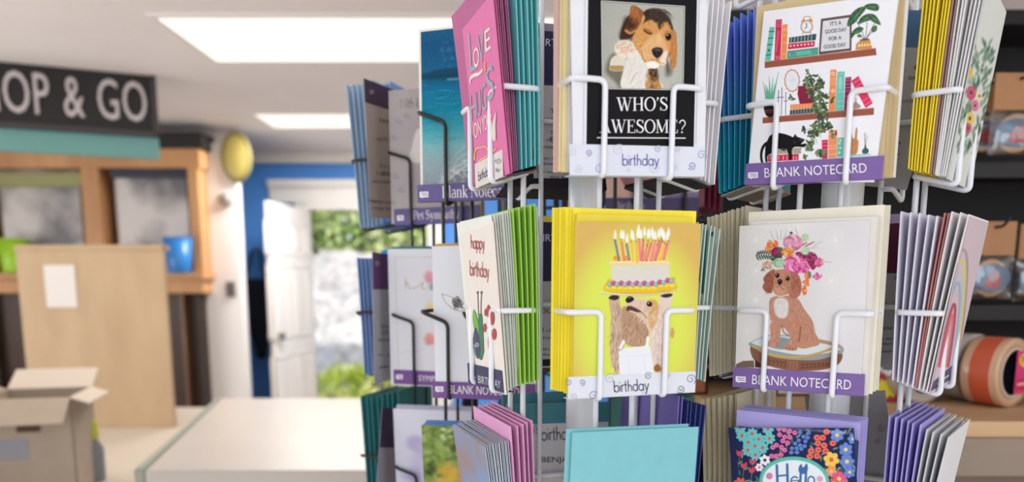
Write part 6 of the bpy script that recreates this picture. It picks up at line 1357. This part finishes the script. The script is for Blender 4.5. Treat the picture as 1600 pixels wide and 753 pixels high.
for x, y in ((515, 200), (570, 210), (625, 225), (680, 240), (522, 260), (575, 283), (628, 287), (555, 325), (605, 345), (450, 392), (488, 368), (540, 390), (574, 420), (438, 482), (486, 482), (536, 468)): rose(x, y, 27, (222, 106, 160))
for x, y in ((735, 235), (825, 240), (770, 280), (815, 290), (720, 318), (790, 328), (684, 352), (734, 370), (782, 378), (650, 402), (700, 400), (748, 408), (642, 446), (704, 444)): rose(x, y, 22, (96, 130, 204))
for x, y in ((910, 290), (970, 292), (920, 350), (985, 372), (1075, 348), (924, 418), (1000, 430), (850, 430), (910, 482), (836, 486), (1010, 230)): rose(x, y, 35, (226, 100, 84))
for x, y, R, c, cc in ((1120, 265, 70, (110, 140, 214), (240, 214, 90)), (1285, 305, 55, (110, 140, 214), (200, 220, 160)), (1210, 415, 72, (104, 134, 210), (240, 214, 90)), (1060, 520, 82, (240, 200, 90), (206, 110, 60)), (1222, 540, 76, (104, 134, 210), (236, 214, 110)), (368, 525, 56, (240, 236, 240), (40, 44, 70)), (310, 600, 44, (236, 230, 236), (210, 110, 130)), (1060, 640, 60, (240, 150, 110), (240, 214, 90)), (1140, 720, 80, (226, 90, 140), (240, 214, 90)), (1250, 650, 60, (104, 134, 210), (240, 214, 90))): flower(x, y, R, c, cc, 6, .55)
for x, y in ((105, 448), (148, 575), (240, 538), (232, 625)): cv.poly([(x-30, y-28), (x, y-12), (x+30, y-30), (x+32, y+16), (x, y+36), (x-30, y+18)], (214, 78, 104), 4); cv.line([(x, y+30), (x-10, y+150)], 8, (96, 130, 80), 3)
for i in range(60): x, y = r.uniform(60, 1340), r.uniform(760, 1850); flower(x, y, r.uniform(40, 70), [tq, (222, 106, 160), (226, 100, 84), (240, 200, 90), (104, 134, 210)][i % 5], (240, 220, 120), 7)
cv.ell(675, 745, 365, 258, (96, 190, 178), .05, 4); cv.ell(675, 750, 330, 225, (232, 240, 246), .05, 4); cv.ell(415, 690, 34, 34, (214, 130, 170), 0, 4); cv.ell(940, 720, 34, 30, (226, 170, 190), 0, 4)
bl = (70, 110, 170)
cv.line([(492, 580), (500, 790)], 26, bl, 4); cv.line([(600, 570), (606, 785)], 26, bl, 4); cv.line([(500, 690), (606, 680)], 18, bl, 4); cv.line(arc(680, 740, 40, 42, 0, 310), 16, bl, 4); cv.line([(645, 740), (720, 735)], 12, bl, 4); cv.line([(745, 580), (735, 780)], 24, bl, 4); cv.line([(800, 575), (790, 780)], 24, bl, 4); cv.line(arc(850, 735, 34, 40, 0, 360), 16, bl, 4); cv.poly([(720, 640), (730, 580), (765, 600), (800, 572), (815, 620), (770, 670)], bl, 5)
for q in range(3): cv.line([(60, 160+q*9), (500, 178+q*9), (1340, 240+q*9)], 4, (206, 206, 214), 2, .6)
picture(hello, 'floral_picture', cv, None, 1.25)
# --- garden card, rainbow card, flower card, smiling mouth, small fronts
cv = Canvas(658, 658, 832, 904, (110, 130, 70), 1.4); r = np.random.RandomState(31)
for _ in range(900): x, y = r.uniform(660, 830), r.uniform(660, 900); c = [(120, 150, 60), (80, 106, 52), (150, 170, 90), (60, 76, 44), (170, 180, 120)][r.randint(5)]; cv.ell(x, y, r.uniform(2, 8), r.uniform(2, 7), c, r.uniform(0, 3), 2.5, .7)
for x, y, R in ((700, 735, 16), (712, 748, 14), (690, 760, 18), (730, 790, 20), (672, 800, 16)): cv.ell(x, y, R, R*.7, (214, 170, 70), 0, 6, .8)
for _ in range(60): cv.ell(r.uniform(690, 830), r.uniform(662, 690), 3, 2, (226, 230, 206), 0, 2, .6)
picture(gard, 'garden_photo', cv, None, .8)
cv = Canvas(1440, 345, 1535, 622, (206, 190, 198), 2)
for q, c in enumerate([(170, 150, 156), (214, 206, 110), (186, 196, 206), (150, 178, 206), (206, 188, 196), (176, 70, 90), (206, 120, 130)]):
    t_ = np.linspace(0, math.pi, 30); hh = 182-17*q; y_ = 572-hh*np.sin(t_); x_ = 1474-(20-2.6*q)*np.cos(t_)+(572-y_)*.17; cv.line(np.c_[x_, y_], 3.6, c, 1)
picture(rain, 'rainbow_picture', cv, None, 1.2)
prints(rain, 'printed_label', [(*quadp((1458, 596), (1490, 568), (1486, 592), (1454, 611)), (74, 66, 104)), (*ribbon([(1463, 600), (1482, 586)], 2), (206, 204, 214))])
cv = Canvas(1480, -8, 1560, 296, (214, 219, 214), 2); r = np.random.RandomState(41)
for _ in range(170): x, y = r.uniform(1496, 1552), r.uniform(60, 240); cv.ell(x, y, 6, 2, [(96, 128, 104), (130, 156, 130), (70, 100, 84)][r.randint(3)], r.uniform(-1.8, -.8), 1, .8)
for x, y, R, c in ((1513, 112, 9, (230, 190, 60)), (1517, 145, 10, (206, 84, 120)), (1523, 165, 8, (214, 120, 150)), (1515, 185, 9, (230, 200, 90)), (1512, 200, 7, (206, 84, 120)), (1534, 110, 6, (160, 180, 170)), (1530, 150, 6, (236, 220, 160))):
    for i in range(7): a = i*.9; cv.ell(x+R*.4*math.cos(a), y+R*.8*math.sin(a), R*.3, R*.5, c, a, 1, .9)
    cv.ell(x, y, R*.2, R*.3, (90, 60, 40), 0, 1)
picture(flw, 'flower_picture', cv, None, 1.2)
cv = Canvas(944, 120, 1096, 336, (226, 196, 188), 1.6)
cv.poly([(940, 120), (1100, 120), (1100, 200), (1060, 260), (1050, 340), (1030, 340), (1040, 250), (940, 230)], (120, 84, 70), 8); cv.poly([(960, 180), (1020, 170), (1050, 230), (1035, 300), (990, 320), (950, 296)], (226, 190, 178), 6)
cv.poly([(966, 262), (980, 278), (1000, 284), (1018, 276), (1026, 262), (1005, 300), (985, 298), (972, 284)], (196, 84, 104), 2); cv.poly([(972, 266), (998, 276), (1022, 264), (1010, 290), (984, 290)], (190, 70, 92), 2); cv.poly([(976, 268), (998, 277), (1018, 267), (1006, 284), (986, 284)], (240, 238, 234), 1.5)
cv.line([(960, 302), (985, 322), (1005, 330)], 2, (206, 160, 146), 2, .7); cv.poly([(1000, 310), (1096, 300), (1096, 336), (1000, 336)], (140, 130, 170), 4)
picture(wom, 'smile_photo', cv, None, .9)
cv = Canvas(612, 630, 776, 856, (214, 216, 230), 1.2); r = np.random.RandomState(51)
for _ in range(90): cv.ell(r.uniform(640, 700), r.uniform(690, 850), r.uniform(4, 12), r.uniform(4, 12), [(186, 176, 214), (200, 196, 222), (170, 160, 204)][r.randint(3)], 0, 5, .6)
picture(lil, 'lilac_picture', cv, None, .6)
# --- lettering on the hanging board
sg, Ms, sw_, sh_ = SIGN
x_ = -.055
for ch in reversed('SHOP & GO'):
    if ch == ' ': x_ -= .045; continue
    v, f = sans(ch); k = (sh_*.58)/.72; wch = v[:, 0].max()*k*.53; x_ -= wch
    vv = [Ms @ Vector((x_+p[0]*k*.53, -.004, -sh_*.29+p[1]*k)) for p in v]; x_ -= .022
    me = mesh('sign_letter', vv, f); bm = bmesh.new(); bm.from_mesh(me); ext = bmesh.ops.extrude_face_region(bm, geom=bm.faces[:]); bmesh.ops.translate(bm, vec=(0, -.006, 0), verts=[g for g in ext['geom'] if isinstance(g, bmesh.types.BMVert)]); bmesh.ops.recalc_face_normals(bm, faces=bm.faces); bm.to_mesh(me); bm.free()
    link('sign_letter', me, sg, mat('sign_letters', rgb(206, 198, 198), rough=.6))
# ------------------------------------------------------------------ black display shelving with the packaged goods, right background
SY = 1.80
xs0, xs1 = at_y(1080, 400, SY).x, 2.2
zt = at_y(1560, 34, SY).z
un = empty('display_shelving', ((xs0+xs1)/2, SY+.1, 0)); tag(un, 'black shelving with hanging packets and tape rolls, right behind the racks', 'shelving')
keep(box('back_panel', (xs0, SY+.12, 0), (xs1, SY+.15, zt), M_black), un)
keep(box('side_panel', (xs0-.02, SY-.05, 0), (xs0, SY+.15, zt), M_black), un)
for yy in (262, 485):
    z = at_y(1560, yy, SY-.05).z
    keep(box('shelf', (xs0, SY-.05, z-.012), (xs1, SY+.12, z+.006), mat('black_gloss', rgb(14, 14, 16), rough=.5), bevel=.003), un)
    keep(box('price_rail', (xs0, SY-.058, z-.022), (xs1, SY-.05, z+.012), mat('rail_black', rgb(16, 16, 18), rough=.5), bevel=.002), un)
keep(box('top_cap', (xs0-.02, SY-.05, zt-.02), (xs1, SY+.15, zt+.01), M_black, bevel=.003), un)
zsh = at_y(1560, 634, SY-.25).z
wsh = empty('wooden_shelf', ((xs0+xs1)/2, SY-.1, 0)); tag(wsh, 'pale wooden shelf board carrying the rolls of packing tape', 'shelf')
pine = wood('pine', rgb(186, 150, 110), rgb(208, 174, 134), (.3, 3, 1), .5)
keep(box('board', (xs0, SY-.42, zsh-.03), (xs1, SY+.12, zsh), pine, bevel=.004), wsh)
keep(box('front_rail', (xs0, SY-.425, zsh-.10), (xs1, SY-.40, zsh-.03), wood('greyed_pine', rgb(132, 118, 106), rgb(150, 134, 120), (.3, 3, 1)), bevel=.003), wsh)
keep(box('apron', (xs0, SY-.38, 0), (xs1, SY-.36, zsh-.10), mat('grey_brown_board', rgb(120, 104, 92), rough=.7)), wsh)
kraftc = mat('kraft_card', rgb(178, 132, 92), rough=.75, noise=.06, nscale=40)
def glass(name, col=(1, 1, 1, 1), rough=.12, tr=.85):
    if name in MATS: return MATS[name]
    m = bpy.data.materials.new(name); m.use_nodes = True; MATS[name] = m; nt = m.node_tree; n = nt.nodes; n.clear()
    o = n.new('ShaderNodeOutputMaterial'); a = n.new('ShaderNodeBsdfTransparent'); b = n.new('ShaderNodeBsdfGlossy'); mx = n.new('ShaderNodeMixShader')
    a.inputs[0].default_value = col; b.inputs[1].default_value = rough; mx.inputs[0].default_value = 1-tr
    nt.links.new(a.outputs[0], mx.inputs[1]); nt.links.new(b.outputs[0], mx.inputs[2]); nt.links.new(mx.outputs[0], o.inputs[0]); return m
def packet(x0, x1, yh0, yh1, yb1, Y, label, ship=True, badge=True):
    """kraft header card over a clear bag holding an oval wooden badge with a red ship"""
    A = at_y(x0, yh1, Y); B = at_y(x1, yh0, Y); C = at_y(x0, yb1, Y); w = B.x-A.x; cx = (A.x+B.x)/2
    r = empty('coaster_packet', (cx, Y, B.z)); tag(r, label, 'packet')
    H = B.z-A.z; hb_ = A.z-C.z
    box('header_card', (-w/2, -.003, -H), (w/2, .003, 0), kraftc, r, .0008)
    tubes('hang_hook', [fillet([(0, .16, -.012), (0, -.03, -.012), (0, -.05, .006)], .01)], .003, MATS['black_gloss'], r)
    V, F = [], []; nx, nz = 14, 14; rr = np.random.RandomState(int(x0))
    for s in (-1, 1):
        b = len(V)
        for j in range(nz+1):
            for i in range(nx+1):
                u, v = i/nx, j/nz; puff = .016*(math.sin(math.pi*u)*math.sin(math.pi*v))**.5
                V.append(((u-.5)*w*1.06, s*(puff+.001)+rr.uniform(-.002, .002), -H-v*hb_))
        for j in range(nz):
            for i in range(nx): k = b+j*(nx+1)+i; F.append((k, k+1, k+nx+2, k+nx+1))
    link('clear_bag', mesh('clear_bag', V, F), r, glass('clear_film'), smooth=True)
    cz = -H-hb_*.52; rx, rz = w*.44, hb_*.36
    M = Matrix.Translation((0, 0, cz)) @ Matrix.Diagonal((rx, 1, rz, 1)) @ Matrix.Rotation(math.pi/2, 4, 'X')
    lathe('wood_disc', [(.001, -.005), (.98, -.005), (1, 0), (.98, .005), (.001, .005)], mat('bare_wood', rgb(206, 168, 130), rough=.6), r, 40, (0, 0, cz), Matrix.Translation((0, 0, -.0)) @ Matrix.Diagonal((rx*.82, 1, rz*1.22, 1)) @ Matrix.Rotation(math.pi/2, 4, 'X'))
    lathe('blue_oval', [(.001, .0075), (.97, .0075), (1, .005), (1, .0)], mat('badge_blue', rgb(88, 124, 158), rough=.5), r, 40, (0, 0, cz), Matrix.Diagonal((rx, 1, rz*.92, 1)) @ Matrix.Rotation(math.pi/2, 4, 'X'))
    if ship:
        def P(p): return [(q[0]*rx, -.0088, cz+q[1]*rz) for q in p]
        V, F = [], []
        for p in ([(-.5, -.3), (.52, -.34), (.36, -.6), (-.34, -.58)], [(-.36, -.24), (-.1, .34), (-.02, -.24)], [(-.02, -.24), (.16, .58), (.2, -.24)], [(.2, -.24), (.3, .3), (.48, -.22)], [(-.05, .3), (.02, .7), (.06, .3)]):
            b = len(V); q = P(p); V += q+[(a, y+.0012, z) for a, y, z in q]; n = len(q); F += [tuple(b+i for i in range(n)), tuple(b+n+i for i in range(n))[::-1]]+[(b+i, b+(i+1) % n, b+n+(i+1) % n, b+n+i) for i in range(n)]
        link('red_ship', mesh('red_ship', V, F), r, mat('ship_red', rgb(186, 60, 52), rough=.6))
    return r
packet(1551, 1634, 114, 172, 242, SY-.10, 'kraft topped packet with oval red ship badge, upper row at the right edge')
packet(1506, 1576, 124, 176, 240, SY-.04, 'kraft topped packet with a dark disc, half behind the upper red ship packet')
packet(1517, 1589, 346, 399, 467, SY-.10, 'kraft topped packet with oval red ship badge, hanging on the lower row above the tape')
packet(1590, 1660, 350, 404, 470, SY-.06, 'kraft topped packet cut off by the right edge, lower row')
def tape(px, py, rpx, Y, label, core, wide=.05, tilt=0., printed=True, band=None, shade=(206, 150, 110)):
    c = at_y(px, py, Y); r = rpx*Y/FP; c.z = zsh+r
    t = empty('tape_roll', c, tilt); tag(t, label, 'tape roll', None)
    Rx = Matrix.Rotation(math.pi/2, 4, 'X'); h = wide/2
    lathe('tape_body', [(r*.72, -h), (r*.99, -h), (r, -h+.003), (r, h-.003), (r*.99, h), (r*.72, h)], mat('tape_%d_%d_%d' % shade, rgb(*shade), rough=.22, coat=.5), t, 48, M=Rx, closed=True)
    lathe('core', [(r*.66, -h*1.02), (r*.725, -h*1.02), (r*.725, h*1.02), (r*.66, h*1.02)], mat('tape_core_%d' % core[0], rgb(*core), rough=.6), t, 48, M=Rx, closed=True)
    lathe('core_print', [(r*.655, -h*.9), (r*.655, h*.9)], mat('core_dark', rgb(50, 48, 62), rough=.5), t, 48, M=Rx)
    lathe('core_card', [(.001, -h*.7), (r*.66, -h*.7), (r*.66, -h*.66), (.001, -h*.66)], MATS['core_dark'], t, 48, M=Rx)
    if band: lathe('printed_band', [(r*1.003, -h*.5), (r*1.003, h*.6)], mat('band_%d_%d_%d' % band, rgb(*band), rough=.4), t, 48, M=Rx)
    return t, r
tp, tr_ = tape(1556, 582, 54, SY-.24, 'orange tinted packing tape roll with yellow and pink pack label at the right edge', (214, 200, 180), .07, .55, band=(206, 92, 60), shade=(214, 172, 140))
# pink label with yellow oval across the front of that roll
lab = bmesh.new(); bm_box(lab, (.0, -.0375, -tr_*.62), (tr_*1.4, -.0365, tr_*.62)); 
lo = link('pack_label', bm_mesh('pack_label', lab), tp, mat('label_pink', rgb(224, 60, 128), rough=.35))
V, F = [], []
for k in range(32): a = 2*math.pi*k/32; V.append((tr_*.62+tr_*.5*math.cos(a), -.0378, tr_*.36+tr_*.24*math.sin(a)))
F.append(tuple(range(32))[::-1]); ov_ = mesh('label_oval', V, F); o_ = link('label_oval', ov_, tp, mat('label_yellow', rgb(246, 214, 50), rough=.35)); o_.data.flip_normals() if o_.data.polygons[0].normal.y > 0 else None
v, f = sans('PACK'); k = tr_*.72/v[:, 0].max()
link('label_text', mesh('label_text', [(tr_*.25+p[0]*k, -.0382, tr_*.27+p[1]*k) for p in v], f), tp, mat('label_ink', rgb(30, 26, 30), rough=.5))
lb2 = bmesh.new(); bm_box(lb2, (tr_*.05, -.0379, -tr_*.5), (tr_*1.35, -.0372, -tr_*.2)); link('label_stripe', bm_mesh('label_stripe', lb2), tp, mat('label_red', rgb(206, 40, 70), rough=.35))
lb3 = bmesh.new(); bm_box(lb3, (tr_*.12, -.0384, -tr_*.38), (tr_*1.3, -.0377, -tr_*.30)); link('label_line', bm_mesh('label_line', lb3), tp, mat('label_pale', rgb(240, 180, 200), rough=.35))
tape(1505, 586, 52, SY-.16, 'clear packing tape roll standing left of the orange tape roll', (200, 190, 176), .05, .5, shade=(196, 190, 180))
tape(1430, 590, 46, SY-.2, 'clear packing tape roll lying behind the white rack uprights, left of the others', (190, 184, 170), .05, .3, shade=(186, 180, 168))
# red pack card with yellow starburst, seen low between the notecard pockets
q = at_y(1386, 628, SY-.2)
pk = empty('promo_pack', (q.x, q.y, zsh)); tag(pk, 'red pack with yellow starburst on the wooden shelf, seen between the notecard pockets', 'pack')
s = (SY-.2)/FP
box('pack_box', (-52*s, 0, 0), (44*s, .05, 78*s), mat('pack_red', rgb(176, 34, 48), rough=.45), pk, .003)
box('pack_band', (-52*s, -.001, 44*s), (44*s, .0, 60*s), mat('pack_pink', rgb(226, 70, 110), rough=.45), pk)
V = [(0, 0, 0)]
st_ = [((22 if k % 2 else 15)*s*math.cos(2*math.pi*k/28)*1.25-2*s, -.0025, 22*s+(22 if k % 2 else 15)*s*math.sin(2*math.pi*k/28)*.75) for k in range(28)]
me = mesh('starburst', st_+[(a, b+.002, c) for a, b, c in st_], [tuple(range(28)), tuple(range(55, 27, -1))]+[(k, (k+1) % 28, 28+(k+1) % 28, 28+k) for k in range(28)])
link('starburst', me, pk, mat('burst_yellow', rgb(226, 214, 40), rough=.45))
# low boxes and baskets on the shelf further left, seen in the gaps between the racks
for (px, py, w, h, d, Y, c, lab, nm) in ((1030, 655, 150, 46, .12, SY-.1, (168, 100, 62), 'low terracotta brown tray seen behind the white uprights, bottom centre', 'shallow_tray'),
                                       (1240, 640, 60, 50, .1, SY-.12, (214, 198, 186), 'small pale box on the shelf between the two white racks', 'small_box')):
    q = at_y(px, py, Y); s = Y/FP; b_ = empty(nm, (q.x, Y, zsh)); tag(b_, lab, 'tray' if 'tray' in nm else 'box')
    bm = bmesh.new(); ww, hh = w*s/2, h*s
    bm_box(bm, (-ww, 0, 0), (ww, .005, hh)); bm_box(bm, (-ww, d-.005, 0), (ww, d, hh)); bm_box(bm, (-ww, 0, 0), (-ww+.005, d, hh)); bm_box(bm, (ww-.005, 0, 0), (ww, d, hh)); bm_box(bm, (-ww, 0, 0), (ww, d, .005))
    link('body', bm_mesh('body', bm), b_, mat('box_%d' % c[0], rgb(*c), rough=.6))
    bm = bmesh.new(); bm_box(bm, (-ww-.003, -.003, hh-.006), (ww+.003, 0.0, hh+.002), .001); bm_box(bm, (-ww-.003, d, hh-.006), (ww+.003, d+.003, hh+.002), .001); link('rim', bm_mesh('rim', bm), b_, mat('box_rim_%d' % c[0], rgb(*[int(k*.85) for k in c]), rough=.6))
